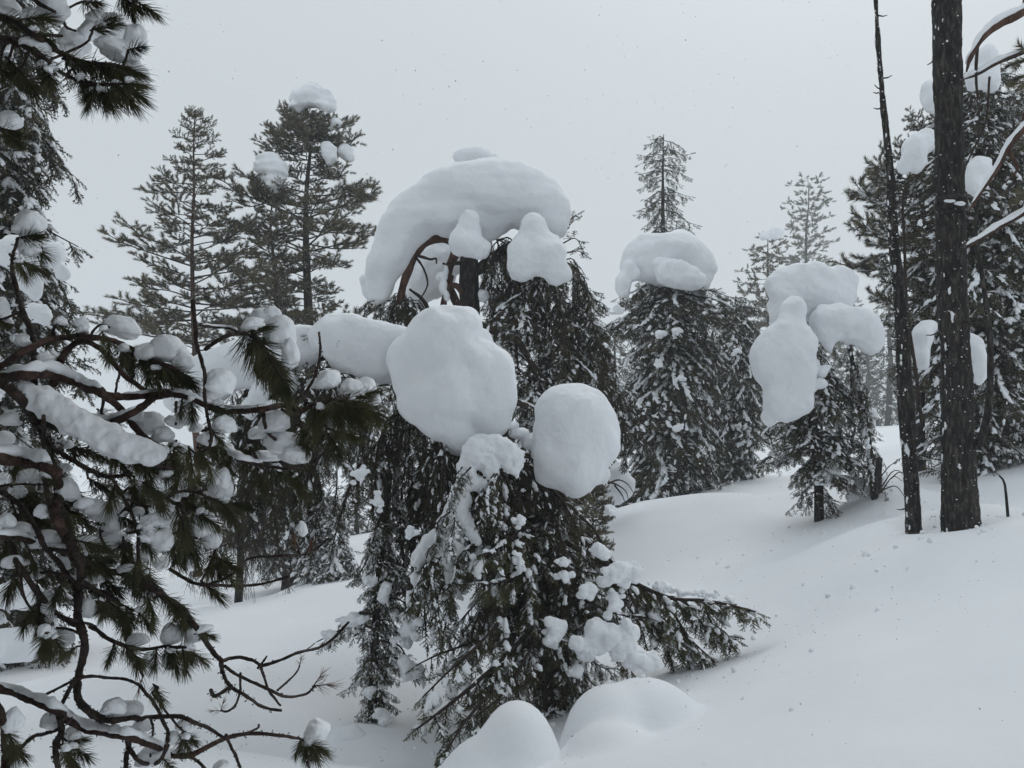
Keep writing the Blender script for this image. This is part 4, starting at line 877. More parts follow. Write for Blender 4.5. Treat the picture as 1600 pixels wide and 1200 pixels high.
B([(870, 840, 0), (940, 880, -.1), (1000, 915, -.1), (1050, 935, -.1), (1100, 938, -.1), (1150, 948, -.1), (1180, 956, -.1)], .022, .008, .26, .030, .42, .12, 1.6, .5, 1.2, leaf=M_SPRUCE2, s0=.2)
B([(1040, 935, -.1), (1060, 970, -.15), (1080, 1000, -.15), (1118, 1035, -.15)], .011, .005, .24, .032, .6, .11, 1.6, .45, 1.1, leaf=M_SPRUCE2)
B([(1060, 935, -.1), (1085, 960, -.1), (1110, 985, -.1), (1150, 1000, -.1)], .009, .004, .18, .03, .6, .10, 1.5, .4, 1.1, leaf=M_SPRUCE2)
B([(1000, 915, -.1), (1020, 950, -.1), (1060, 990, -.1), (1080, 1030, -.1)], .010, .004, .22, .032, .6, .11, 1.5, .45, 1.1, leaf=M_SPRUCE2)
B([(960, 900, 0), (1000, 950, -.1), (1030, 990, -.1), (1050, 1035, -.1)], .014, .005, .20, .045, .7, .10, 1.4, .40, 1.0)
B([(1100, 940, -.1), (1110, 970, -.1), (1135, 990, -.1), (1140, 1005, -.1)], .008, .004, .16, .03, .5, .10, 1.5, .4, 1.1, leaf=M_SPRUCE2)
B([(900, 830, -.1), (950, 870, -.2), (990, 940, -.3), (1010, 1010, -.3)], .018, .005, .20, .05, .8, .10, 1.4, .5, 1.1)
B([(880, 930, -.2), (920, 960, -.4), (960, 1000, -.45), (985, 1045, -.45)], .018, .005, .2, .05, .8, .10, 1.4, .5, 1.2)
B([(870, 760, 0), (900, 800, 0), (930, 830, 0), (955, 880, 0)], .018, .005, .18, .05, .8, .10, 1.4, .25, .8)
B([(880, 1000, -.1), (850, 1050, -.2), (810, 1075, -.3), (780, 1095, -.3)], .014, .005, .10, .07, .5, .08, .7, .15, .7)
B([(872, 1030, -.2), (862, 1070, -.35), (868, 1110, -.4), (874, 1140, -.4)], .014, .006, .10, .05, .8, .085, 1.2, .3, .7)
B([(880, 1010, -.2), (886, 1060, -.3), (884, 1100, -.35), (880, 1130, -.35)], .014, .006, .10, .05, .8, .085, 1.2, .3, .7)
B([(850, 1000, 0), (830, 1040, -.2), (845, 1075, -.3), (850, 1090, -.3)], .010, .004, .10, .06, .7, .085, 1., .2, .7)
B([(560, 640, 0), (520, 690, -.3), (490, 730, -.4), (470, 790, -.4)], .014, .005, .22, .055, .8, .10, 1.4, .3, 1.0)
B([(600, 680, 0), (560, 730, -.3), (540, 780, -.4), (520, 850, -.3)], .014, .005, .22, .055, .8, .10, 1.4, .3, 1.0)
B([(620, 760, 0), (590, 820, -.1), (575, 870, -.1), (560, 900, 0)], .014, .005, .2, .055, .8, .10, 1.3, .3, 1.0)
# twiggy upright top beside the big ball (at the left)
B([(505, 600, .1), (498, 560, 0), (500, 520, -.1), (495, 488, -.1)], .010, .004, .16, .045, .6, .085, 1.1, .5, 1.0)
B([(500, 530, -.1), (520, 515, -.15), (540, 530, -.2), (548, 550, -.2)], .006, .003, .08, .05, .6, .07, .9, .3, .8)
B([(490, 560, 0), (465, 560, -.05), (450, 580, -.1), (440, 620, -.1)], .009, .004, .16, .05, .7, .085, 1.2, .5, 1.0)
B([(440, 600, .1), (420, 640, 0), (410, 680, 0), (400, 740, 0)], .012, .004, .2, .055, .8, .1, 1.4, .35, 1.0)
B([(400, 590, .1), (380, 630, 0), (372, 670, 0), (380, 720, .1)], .012, .004, .2, .055, .8, .1, 1.4, .3, 1.0)
hang_field([(380, 600), (420, 600), (470, 590), (520, 600)], 34, D + .3, (90, 230), .4, 'near_hang', r, b, .8)
hang_field([(370, 680), (430, 700), (480, 700)], 18, D + .5, (70, 150), .4, 'near_hang', r, b, .8)
for (x, y) in []: B([(x + 30, y - 70, .3), (x + 10, y - 30, .2), (x, y + 20, .2), (x - 5, y + 70, .2)], .012, .004, .2, .055, .8, .1, 1.4, .2, .9, seed=int(x * 3))
G = 'huge snow loads on the bent spruce'
snow_mass('snow_ball', 'largest snow ball, bulging over the bent spruce\'s crown', [(690, 548, 66, 70), (650, 572, 46, 56), (712, 520, 36, 42), (742, 590, 62, 62), (762, 620, 46, 50), (655, 625, 34, 42), (690, 650, 44, 44), (716, 672, 34, 38), (765, 652, 32, 32), (700, 610, 80, 60)], 6.6, G, cells=84, k=.22, noise=.10, seed=41, depth=.95, fine=.012)
snow_mass('snow_ball', 'small snow lobe on the right shoulder of the largest snow ball', [(752, 530, 18, 17), (745, 545, 16, 20)], 6.95, G, cells=28, seed=42)
snow_mass('snow_ball', 'second snow ball, egg-shaped, right of the largest', [(898, 656, 60, 58), (908, 680, 62, 56), (880, 700, 48, 52), (898, 730, 46, 44), (868, 736, 32, 30)], 6.5, G, cells=74, k=.3, noise=.09, seed=143, depth=.95, fine=.012)
snow_mass('snow_log', 'long snow log along the bowed stem, left of the largest ball', [(622, 552, 38, 40), (600, 545, 36, 38), (572, 538, 36, 36), (545, 530, 34, 34), (512, 526, 32, 30), (600, 580, 14, 18), (572, 568, 18, 16), (530, 556, 18, 16)], 6.9, G, cells=64, k=.8, noise=.08, seed=44, depth=1)
snow_mass('snow_log', 'sloping end of the snow log dipping to the left behind the boughs', [(480, 540, 34, 30), (440, 548, 36, 32), (400, 560, 40, 36), (360, 577, 40, 36), (320, 596, 36, 34), (285, 618, 30, 28), (420, 590, 26, 24)], 7.0, G, cells=60, k=.8, noise=.08, seed=45)
snow_mass('snow_mass', 'snow lobes stepping down from the end of the snow log', [(405, 615, 16, 20), (430, 640, 18, 16), (390, 640, 14, 16), (450, 600, 14, 20)], 6.8, G, cells=40, k=.4, noise=.15, seed=46)
snow_mass('snow_mass', 'bright hanging snow curtain low behind the pine boughs', [(255, 790, 44, 60), (230, 760, 34, 40), (280, 830, 34, 40), (290, 760, 26, 36), (300, 860, 26, 34)], 7.6, G, cells=44, k=.6, noise=.1, seed=47)
def chain(paths):
    o = []
    for p, ra, rb in paths:
        q = smooth_path([(x, y, 0) for x, y in p], 5); L = np.concatenate([[0], np.cumsum(np.linalg.norm(np.diff(q, axis=0), axis=1))]); n = max(3, int(L[-1] / (.55 * (ra + rb) / 2)))
        for t in np.linspace(0, 1, n): rr_ = ra + (rb - ra) * t; o.append((np.interp(t * L[-1], L, q[:, 0]), np.interp(t * L[-1], L, q[:, 1]), rr_, rr_))
    return o
snow_mass('snow_mass', 'white branching snow on the front bough below the two balls', chain([([(802, 716), (780, 700), (752, 700), (734, 718), (728, 750), (718, 780)], 18, 12), ([(745, 705), (762, 722), (770, 748)], 22, 6), ([(792, 716), (806, 738)], 12, 6), ([(728, 750), (748, 757), (768, 768)], 12, 6),
    ([(720, 785), (708, 812), (690, 835), (668, 852), (652, 880)], 16, 9), ([(712, 800), (730, 822), (744, 846)], 14, 7), ([(705, 830), (718, 852), (722, 872)], 12, 5), ([(680, 850), (696, 872), (702, 890)], 10, 6)])
    + [(652, 905, 10, 13), (640, 935, 8, 12), (700, 905, 7, 6), (664, 870, 12, 9)], 6.3, G, cells=100, k=.8, noise=.60, seed=48, fine=.14, depth=.9)
snow_mass('snow_mass', 'snow slope joining the front bough to the second snow ball', [(812, 678, 16, 9), (826, 690, 12, 12), (800, 665, 12, 6), (838, 708, 8, 12)], 6.7, G, cells=36, k=.4, noise=.12, seed=49)
G = 'small snow pads on the bent spruce'
PADS = [(560, 740, 22, 9, -40, 'diagonal snow streak at the left flank of the bent spruce'), (878, 878, 10, 9, 0, 'upper of two small snow cones below the second ball'), (880, 898, 14, 10, 0, 'lower of two small snow cones below the second ball'),
        (918, 925, 14, 15, 0, 'bell-shaped snow pad in the bent spruce\'s right half'), (970, 890, 32, 20, 15, 'broad snow pad where the right-hand bough starts'), (940, 862, 18, 14, 20, 'snow pad above the broad right-hand pad'), (960, 940, 14, 26, 15, 'long snow pad running down the right-hand bough'),
        (866, 982, 18, 28, 0, 'round snow ball low on the bent spruce\'s stem'), (930, 985, 28, 26, 0, 'wide snow pad near the bent spruce\'s foot'), (975, 1000, 30, 26, 20, 'ragged snow slab by the bent spruce\'s foot'), (915, 1015, 16, 18, 0, 'snow pad left of the ragged slab'), (1000, 1030, 34, 16, 10, 'snow spill joining the foot slab to the ground'),
        (1080, 925, 28, 7, -3, 'thin snow pad along the right-hand bough'), (1035, 915, 24, 9, 12, 'snow pad at the crook of the right-hand bough'), (1110, 928, 14, 6, 0, 'small snow pad toward the right-hand bough\'s tip'), (725, 1070, 22, 9, -25, 'flat snow pad on the lower left bough'), (680, 1100, 16, 8, -20, 'snow pad near the lower left bough\'s tip'),
        (740, 880, 12, 12, -30, 'small snow pad left of the bent spruce\'s centre'), (790, 980, 7, 26, -25, 'long snow streak down a hanging twig, lower'), (812, 880, 7, 26, -18, 'long snow streak down a hanging twig, upper'), (815, 812, 12, 8, 0, 'little snow cap below the gap between the balls'), (955, 795, 12, 8, 20, 'snow pad below the second ball\'s right side'),
        (590, 780, 9, 18, 0, 'narrow snow tongue left of the bent spruce'), (640, 830, 12, 9, 0, 'little snow pad in the hanging twigs at the left'), (1020, 960, 12, 9, 20, 'small snow pad inside the right-hand bough'), (900, 1050, 12, 10, 0, 'snow pad tucked by the foot between two mounds')]
for i, (x, y, rx, ry, an, lb) in enumerate(PADS):
    snow_mass('snow_pad', lb, pad_prims(x, y, rx * 1.1, ry * 1.1, an, 700 + i), 6.2 if x < 1010 else 6.8, G, cells=40, k=.9, noise=.26, seed=300 + i, fine=.08)


for (x, y, dz) in [(735, 730, -.95), (760, 770, -.9), (705, 800, -1.0), (690, 870, -1.0), (730, 850, -.95), (770, 740, -.9), (665, 900, -1.0)]:
    for k in range(2): put_bough('near_spruce', r, b, P(x + g.normal() * 8, y, D + dz + .15), g.uniform(2.6, 5.2), PX(g.uniform(40, 75), D), .42, -.7, g)
# ------------------------------------------------------------------ the near pine whose boughs fill the left side
rng4 = np.random.default_rng(404)
def near_tuft(rng, k, droop, spread):
    m = MB(); s = rng.uniform(.0, 1, k) ** .9; ax = lambda t: np.stack([0 * t, -.10 * t * t, t], -1)
    base = ax(s); a = (1.05 - .75 * s) * rng.uniform(.7, 1.4, k) * spread; th = rng.normal(-np.pi / 2, 1.25, k)
    d = np.stack([np.sin(a) * np.cos(th), np.sin(a) * np.sin(th), np.cos(a)], -1); d = norm(d + [0, -droop * .6, 0]); L = rng.uniform(.55, .88, k)[:, None]
    side = norm(np.cross(d, rng.normal(size=(k, 3)))) * .0125; bend = norm(np.array([0, -.6, .8]) + rng.normal(size=(k, 3)) * .5) * L * .10
    p1 = base + d * L * .5 + bend * .35; p2 = base + d * L + bend
    V = np.stack([base - side * .8, base + side * .8, p1 + side, p1 - side, p2 + side * .25, p2 - side * .25], 1).reshape(-1, 3)
    i = np.arange(k)[:, None] * 6; m.add(V, np.concatenate([i + [0, 1, 2, 3], i + [3, 2, 4, 5]])); 
    nrm = norm(np.cross(side, d)) * .0115
    V = np.stack([base - nrm * .8, base + nrm * .8, p1 + nrm, p1 - nrm, p2 + nrm * .25, p2 - nrm * .25], 1).reshape(-1, 3)
    m.add(V, np.concatenate([i + [0, 1, 2, 3], i + [3, 2, 4, 5]]))
    tube(m, ax(np.linspace(-.08, 1.0, 5)), [.045, .035, .022], 6, 1, .2, 3)
    return m
TUFTS = [near_tuft(rng4, 140 + 12 * (i % 3), .10 + .05 * (i % 4), 1 + .1 * (i % 2)).mesh('needle_tuft', [M_PINEN, M_TWIG]) for i in range(9)]
DEADT = [near_tuft(rng4, 26, .0, .9).mesh('brown_needle_tuft', [M_DEAD, M_TWIG]) for i in range(2)]
CLUMPS = []
for i in range(12):
    q = np.random.default_rng(500 + i); pr = [((0, 0, 0), (.74, .74, .74))]
    for k_ in range(4): a = q.uniform(0, 6.28); pr.append(((.42 * math.cos(a), .42 * math.sin(a), q.uniform(-.45, .15)), (.46, .46, q.uniform(.34, .5))))
    V, Qd = blob(pr, 26, .4, .22, 600 + i, 0, .05); V[:, 2] = np.where(V[:, 2] < -.25, -.25 + (V[:, 2] + .25) * .55, V[:, 2]); V /= np.abs(V[:, :2]).max()
    m = MB(); m.add(V, Qd); CLUMPS.append(m.mesh('snow_clump', M_CLUMP))

pb = np.array([-2.3, 1.5, gz(-2.3, 1.5) - .2])
pine = thing('pine_tree', 'near pine reaching in from the left with long-needled, snow-tufted crooked boughs', 'pine tree', pb)
trunk_mesh(pine, pb, [pb, pb + [.05, .1, 2.5], pb + [-.05, .1, 5], pb + [0, 0, 8.5]], [.19, .16, .11, .03], M_BARKR, 20)
NB = []       # (pixel path with depth, branch object)
def nbranch(pts, d0, d1, r0, r1, snow=0, mat=None, lichen=0, off=0, s=(.05, .95)):
    """pts in pixels; d0..d1 distances; radii and snow in pixels"""
    q = np.array(pts, float); n = len(q); L = np.concatenate([[0], np.cumsum(np.linalg.norm(np.diff(q, axis=0), axis=1))]); dd = d0 + (d1 - d0) * L / L[-1]
    dd = dd + .06 * np.sin(np.arange(n) * 1.9 + q[0][0])
    w = smooth_path([P(x, y, z) for (x, y), z in zip(q, dd)], 7); dm = (d0 + d1) / 2; w = w + fbm(w, 14, 2, n)[:, None] * [PX(2.2, dm), PX(2, dm), PX(2.2, dm)]
    m = MB(); tube(m, w, [PX(r0, d0), PX((r0 + r1) / 2, dm), PX(r1, d1)], 12 if r0 > 4 else 8, 0, .22, int(q[0][0] + q[0][1]))
    # bud scars and spurs along the bark
    for k in range(int(L[-1] / 16)):
        i = int(rng4.uniform(.05, .98) * (len(w) - 1)); dr = norm(rng4.normal(size=3)); rr_ = PX(np.interp(i / len(w), [0, 1], [r0, r1]), dm); tube(m, [w[i], w[i] + dr * (rr_ + PX(rng4.uniform(1, 4), dm))], [PX(1.3, dm), PX(.7, dm)], 4, 0, cap=False)
    o = link('branch', m.mesh('branch', mat or M_TWIG, origin=pb), pine)
    if snow: snow_strip(w, PX(snow, dm), int(q[0][1]), o, pb, lift=(r0 + r1) / 2 / snow * .7 + .35, a=s[0], b_=s[1])
    if lichen:
        m = MB(); k = int(lichen * L[-1]); i = (rng4.uniform(.02, .98, k) * (len(w) - 1)).astype(int); dr = norm(rng4.normal(size=(k, 3)) + [0, 0, -.35]); p0 = w[i] + dr * PX((r0 + r1) / 2, dm) * .7
        p1 = p0 + dr * PX(1, dm) * rng4.uniform(2, 6.5, (k, 1)); p2 = p1 + norm(rng4.normal(size=(k, 3))) * PX(3, dm); m.add(np.stack([p0, p1, p2], 1).reshape(-1, 3), np.arange(3 * k).reshape(-1, 3))
        link('lichen', m.mesh('lichen', M_LICHEN, smooth=False, origin=pb), o, 'stuff')
    pq = smooth_path(np.column_stack([q, dd]), 5); NB.append((pq, o)); return o
def nearest(px, py):
    best = None
    for pq, o in NB:
        k = np.argmin((pq[:, 0] - px) ** 2 + (pq[:, 1] - py) ** 2); e = (pq[k, 0] - px) ** 2 + (pq[k, 1] - py) ** 2
        if best is None or e < best[0]: best = (e, pq[k], o)
    return math.sqrt(best[0]), best[1], best[2]
def ntuft(px, py, ang, ln, dead=False, tilt=None, dz=0):
    e, q, o = nearest(px, py); d = q[2] + dz; p = P(px, py, d)
    if e > 5 and e < 90:       # twig that carries it
        m = MB(); mid = (p + P(q[0], q[1], q[2])) / 2 + rng4.normal(size=3) * .006; tube(m, smooth_path([P(q[0], q[1], q[2]), mid, p], 3), [PX(2.4, d), PX(1.6, d)], 6, 0, .2, 1)
        link('twig', m.mesh('twig', M_TWIG, origin=pb), o)
    a = math.radians(ang); t = rng4.uniform(-.55, .45) if tilt is None else tilt
    dr = norm(np.array([math.cos(a), 0, 0]) + UPV * math.sin(a) + np.array([0, t, 0])); L = PX(ln * .80, d)
    up = norm(np.array([0, 0, 1.0]) + rng4.normal(size=3) * .2); x = norm(np.cross(up, dr)); y = np.cross(dr, x)
    c = link('brown_needle_tuft' if dead else 'needle_tuft', (DEADT if dead else TUFTS)[int(rng4.integers(0, 2 if dead else 9))], o)
    M_ = Matrix([[x[0], y[0], dr[0], 0], [x[1], y[1], dr[1], 0], [x[2], y[2], dr[2], 0], [0, 0, 0, 1]])
    c.matrix_basis = Matrix.Translation(Vector(p - pb)) @ M_ @ Matrix.Diagonal((L, L, L, 1))
def nclump(px, py, rx, ry, dz=.02):
    e, q, o = nearest(px, py); d = q[2] + dz + rng4.uniform(-.02, .04); p = P(px, py, d); c = link('snow_clump', CLUMPS[int(rng4.integers(0, 12))], o)
    c.matrix_basis = Matrix.Translation(Vector(p - pb)) @ Matrix.Rotation(rng4.uniform(0, 6.28), 4, 'Z') @ Matrix.Diagonal((PX(rx, d) * 1.08, PX((rx * .65 + ry * .35), d), PX(ry, d) * 1.25, 1))
    c.matrix_basis = Matrix.Translation(Vector(p - pb)) @ Matrix.Rotation(rng4.normal() * .18, 4, 'Y') @ Matrix.Diagonal((PX(rx, d) * 1.08, PX((rx * .65 + ry * .35), d), PX(ry, d) * 1.25, 1)) @ Matrix.Rotation(rng4.uniform(0, 6.28), 4, 'Z')

# top left boughs
nbranch([(-120, -60), (20, -30), (53, 0), (78, 14), (95, 25), (104, 42), (117, 48)], 1.7, 1.8, 4, 2)
nbranch([(95, 25), (110, 11), (132, 2), (152, 2)], 1.8, 1.8, 2.2, 1.6)
nbranch([(-120, -10), (0, 25), (30, 40), (60, 60), (95, 82), (135, 98), (172, 100), (205, 106)], 1.7, 1.8, 6, 2.5, lichen=.5)
nbranch([(-120, 20), (0, 58), (40, 73), (75, 97), (100, 114), (140, 130), (185, 132)], 1.65, 1.75, 5.5, 2.5, lichen=.5)
nbranch([(-100, 40), (0, 58), (30, 60), (60, 54), (98, 56)], 1.85, 1.9, 3.5, 2.5)
nbranch([(75, 95), (130, 70), (142, 55), (146, 44), (158, 34)], 1.9, 1.95, 2.4, 1.6)
nbranch([(-60, -40), (100, -40), (170, -20), (200, -2), (215, 0)], 1.8, 1.8, 3, 1.8)
nbranch([(-90, 170), (-20, 190), (5, 205)], 1.5, 1.55, 3, 2)
# upright twig at the left and the red boughs
nbranch([(28, 374), (20, 400), (21, 425), (28, 455), (35, 485), (45, 508), (52, 535), (55, 570), (53, 610)], 1.62, 1.7, 2.6, 6, lichen=.3)
nbranch([(23, 404), (17, 396)], 1.62, 1.62, 2.4, 2)
nbranch([(-100, 610), (0, 572), (30, 553), (75, 532), (110, 527), (145, 527), (168, 529), (200, 541), (240, 560), (270, 575), (298, 592)], 1.65, 1.8, 6.5, 3, mat=M_TWIGR)
nbranch([(140, 527), (150, 512), (162, 507), (172, 512)], 1.75, 1.75, 2.2, 1.6)
nbranch([(132, 530), (160, 546), (182, 572), (200, 592), (222, 608), (240, 615)], 1.75, 1.8, 4.5, 3.6, mat=M_TWIGR)
nbranch([(85, 600), (95, 565), (112, 540), (135, 530)], 1.72, 1.75, 7, 5, mat=M_TWIGR)
nbranch([(-100, 600), (0, 592), (40, 585), (80, 586), (122, 600), (155, 615), (175, 628), (200, 650), (222, 680), (240, 692), (262, 702)], 1.6, 1.75, 9, 4, snow=11, mat=M_TWIGR, s=(.1, .5))
nbranch([(120, 590), (150, 603), (165, 617), (200, 620), (250, 615), (294, 620), (327, 637), (350, 643), (382, 642), (410, 639), (442, 634), (472, 642)], 1.72, 1.8, 5.5, 4.5, snow=5, mat=M_TWIGR, s=(.25, .85), lichen=.2)
nbranch([(130, 650), (150, 660), (172, 660), (198, 650), (222, 636), (240, 622), (262, 616)], 1.7, 1.75, 6, 6, snow=6, mat=M_TWIGR, s=(.05, .6))
nbranch([(190, 560), (186, 585), (182, 600), (180, 620)], 1.74, 1.74, 2, 2)
nbranch([(162, 620), (158, 640), (157, 650)], 1.72, 1.72, 2.6, 2)
nbranch([(276, 628), (275, 645), (276, 662)], 1.76, 1.76, 2.4, 1.8, lichen=.6)
nbranch([(300, 470), (308, 530), (316, 565), (321, 590), (320, 620), (325, 650), (331, 680), (328, 700)], 1.6, 1.65, 3.4, 2.4)
nbranch([(322, 545), (340, 532), (362, 522), (385, 520)], 1.62, 1.68, 3.6, 3)
nbranch([(313, 508), (335, 510), (362, 513), (375, 518)], 1.63, 1.68, 2, 2, snow=2.5)
nbranch([(383, 518), (405, 535), (425, 565), (450, 600)], 1.68, 1.7, 3, 2)
nbranch([(498, 520), (499, 545), (496, 575), (484, 603), (470, 618), (445, 636)], 1.72, 1.8, 2, 2.6)
nbranch([(472, 642), (490, 632), (520, 625), (548, 622), (575, 622)], 1.8, 1.8, 4, 2)
nbranch([(440, 640), (470, 660), (478, 680), (490, 690)], 1.8, 1.82, 2.5, 2)
nbranch([(412, 640), (414, 660), (418, 676), (430, 686), (424, 680)], 1.8, 1.8, 3, 2.6)
nbranch([(508, 668), (500, 655), (497, 645), (490, 632)], 1.8, 1.8, 2, 2)
nbranch([(512, 672), (500, 690), (490, 710), (476, 724), (450, 732), (430, 730), (410, 727), (398, 712), (388, 695)], 1.78, 1.85, 2, 2.4)
nbranch([(340, 700), (360, 712), (378, 722), (410, 728)], 1.8, 1.85, 3, 3, snow=7, s=(0, 1))
# snow log and the lichened bough beneath it
nbranch([(-80, 560), (0, 600), (30, 622), (60, 655), (90, 668), (130, 680), (160, 700), (200, 718), (232, 724), (262, 730)], 1.58, 1.72, 8, 5, lichen=2.6)
V, Qd = blob([(P(x, y, 1.62), (PX(rr_, 1.62), PX(rr_ * 1.0, 1.62), PX(rr_ * .95, 1.62))) for x, y, rr_ in [(38, 612, 14), (52, 620, 18), (70, 630, 20), (90, 640, 21), (110, 652, 21), (130, 664, 20), (145, 672, 18), (162, 685, 19), (178, 688, 20), (195, 698, 19), (212, 704, 18), (230, 708, 15), (243, 710, 11)]], 100, 1.2, .24, 5, 0, .02)
m = MB(); m.add(V, Qd); link('snow_log', m.mesh('snow_log', M_CLUMP, origin=pb), NB[-1][1])
nbranch([(50, 655), (75, 690), (100, 710), (140, 735), (170, 745), (205, 740)], 1.7, 1.75, 4.5, 3, lichen=2.2)
nbranch([(-90, 700), (0, 716), (40, 722), (70, 730), (92, 742)], 1.55, 1.6, 10, 8, snow=14, s=(.2, .8), mat=M_TWIGR, lichen=.4)
nbranch([(88, 735), (92, 770), (86, 800), (96, 825), (110, 858), (118, 880)], 1.62, 1.65, 9, 6, mat=M_TWIGR, lichen=.4)
nbranch([(68, 650), (70, 700), (70, 740), (74, 775), (84, 810), (105, 850)], 1.62, 1.65, 3, 4)
nbranch([(88, 780), (102, 825), (112, 850), (125, 880), (124, 920), (122, 960), (132, 1000), (124, 1050), (122, 1082), (134, 1108), (160, 1122)], 1.62, 1.68, 7, 5.5, lichen=.9)
# middle tangle
nbranch([(118, 862), (150, 888), (190, 898), (235, 920), (262, 935), (286, 950), (298, 970), (310, 985), (328, 1012), (345, 1032)], 1.65, 1.75, 6, 4, lichen=.5)
nbranch([(345, 1032), (350, 1050), (362, 1072), (385, 1088), (412, 1106), (440, 1110)], 1.75, 1.78, 3.6, 2, lichen=.5)
nbranch([(345, 1034), (362, 1028), (382, 1028), (404, 1040), (412, 1058), (422, 1084), (436, 1104)], 1.75, 1.78, 3, 1.8)
nbranch([(404, 1042), (440, 1030), (468, 1018), (498, 1012), (520, 998), (545, 972)], 1.75, 1.9, 2.6, 2)
nbranch([(352, 1040), (385, 1062), (420, 1076), (448, 1088), (478, 1084), (492, 1072)], 1.75, 1.78, 2.8, 1.8)
nbranch([(432, 1080), (448, 1066), (462, 1052), (468, 1040)], 1.77, 1.78, 1.8, 1.3)
nbranch([(362, 1072), (350, 1080), (334, 1088), (330, 1078)], 1.76, 1.74, 2.4, 3, lichen=2)
nbranch([(376, 1052), (376, 1075), (370, 1098), (358, 1110), (345, 1111)], 1.76, 1.76, 2, 1.6)
nbranch([(405, 1042), (414, 1030), (418, 1024)], 1.76, 1.76, 1.8, 1.4)
nbranch([(265, 890), (300, 908), (330, 914), (370, 916), (410, 912), (452, 900)], 1.8, 1.9, 3, 2)
nbranch([(330, 912), (362, 898), (380, 878), (405, 870), (440, 868), (475, 866), (498, 854), (512, 842)], 1.85, 1.9, 2.4, 2)
nbranch([(225, 755), (250, 772), (270, 785), (285, 795), (291, 815), (297, 838)], 1.72, 1.75, 3, 3.4)
nbranch([(262, 778), (275, 770), (290, 767), (310, 770), (330, 780), (345, 785)], 1.73, 1.8, 2.4, 2.2)
nbranch([(175, 745), (200, 790), (214, 830), (216, 870), (222, 900)], 1.68, 1.7, 2.6, 3)
nbranch([(200, 780), (220, 790), (235, 792)], 1.7, 1.7, 2, 1.4)
nbranch([(0, 770), (30, 790), (60, 830), (75, 860), (110, 900), (122, 950)], 1.7, 1.66, 4, 4, lichen=.5)
nbranch([(-60, 850), (0, 838), (40, 845), (80, 858), (110, 862)], 1.6, 1.65, 5, 4, snow=7, lichen=.3)
nbranch([(0, 760), (40, 756), (75, 757)], 1.7, 1.7, 2, 1.4)
nbranch([(30, 880), (38, 930), (60, 965), (70, 985)], 1.62, 1.62, 2.4, 2)
nbranch([(20, 900), (60, 895), (100, 900), (130, 915), (160, 925), (185, 940)], 1.66, 1.72, 3, 2)
nbranch([(15, 850), (32, 890), (62, 930), (90, 960), (118, 975)], 1.64, 1.66, 5, 4, lichen=.4)
nbranch([(140, 980), (165, 996), (195, 1008), (225, 1014), (258, 1010), (290, 1012)], 1.68, 1.75, 3.5, 2, lichen=.2)
nbranch([(200, 1010), (215, 1034), (224, 1056)], 1.72, 1.74, 2.2, 1.6)
nbranch([(85, 960), (120, 972), (150, 978)], 1.64, 1.68, 2.2, 2)
nbranch([(90, 980), (110, 985), (122, 990)], 1.66, 1.68, 2, 2)
nbranch([(130, 905), (160, 930), (200, 950), (215, 955)], 1.7, 1.74, 2.6, 2)
nbranch([(105, 860), (140, 870), (175, 860), (205, 852)], 1.66, 1.7, 3, 2)
# low boughs
nbranch([(-120, 1050), (0, 1078), (48, 1090), (88, 1112), (112, 1128), (150, 1142), (200, 1150), (240, 1166), (272, 1180), (300, 1180), (330, 1165), (362, 1150), (400, 1146), (440, 1150), (475, 1157)], 1.55, 1.8, 8, 2, snow=8, mat=M_TWIGR, lichen=.3, s=(.05, .62))
nbranch([(132, 1105), (150, 1122), (172, 1126), (200, 1122), (240, 1121), (278, 1118), (300, 1125), (326, 1138), (352, 1154)], 1.66, 1.75, 5, 2.4, lichen=.5)
nbranch([(58, 1092), (90, 1076), (130, 1058), (170, 1058), (206, 1064), (228, 1080), (242, 1102), (254, 1130), (262, 1150), (258, 1168)], 1.66, 1.72, 2, 3)
nbranch([(238, 1082), (250, 1098), (262, 1118), (280, 1138), (290, 1146)], 1.72, 1.72, 1.8, 1.6)
nbranch([(352, 1150), (362, 1172), (372, 1190), (380, 1215)], 1.76, 1.76, 2.6, 2.2)
nbranch([(362, 1150), (385, 1145), (402, 1138), (405, 1132)], 1.77, 1.77, 2, 1.5)
nbranch([(14, 1192), (30, 1172), (50, 1152), (68, 1146), (90, 1140)], 1.6, 1.62, 2.6, 3, lichen=.5)
nbranch([(-10, 1090), (2, 1120), (8, 1150), (10, 1180), (6, 1230)], 1.5, 1.5, 5.5, 8, mat=M_TWIGR)
nbranch([(94, 1118), (96, 1145), (88, 1160), (86, 1180), (94, 1215)], 1.6, 1.6, 5, 4, lichen=1.4)
nbranch([(200, 1140), (200, 1165), (195, 1190), (196, 1220)], 1.68, 1.68, 4.5, 3.4, lichen=1.4)
nbranch([(262, 1165), (250, 1188), (235, 1196), (215, 1188), (200, 1168)], 1.68, 1.68, 3, 3.4)
nbranch([(118, 1060), (105, 1085), (96, 1105), (98, 1125)], 1.66, 1.62, 3.4, 3.4, lichen=1)
nbranch([(236, 1122), (240, 1140), (236, 1160), (235, 1182)], 1.7, 1.7, 1.8, 1.6, lichen=.5)
nbranch([(282, 1180), (310, 1190), (330, 1215)], 1.72, 1.72, 3, 2.4)
nbranch([(492, 1215), (480, 1196), (482, 1188), (492, 1182)], 1.8, 1.8, 1.6, 1.6)

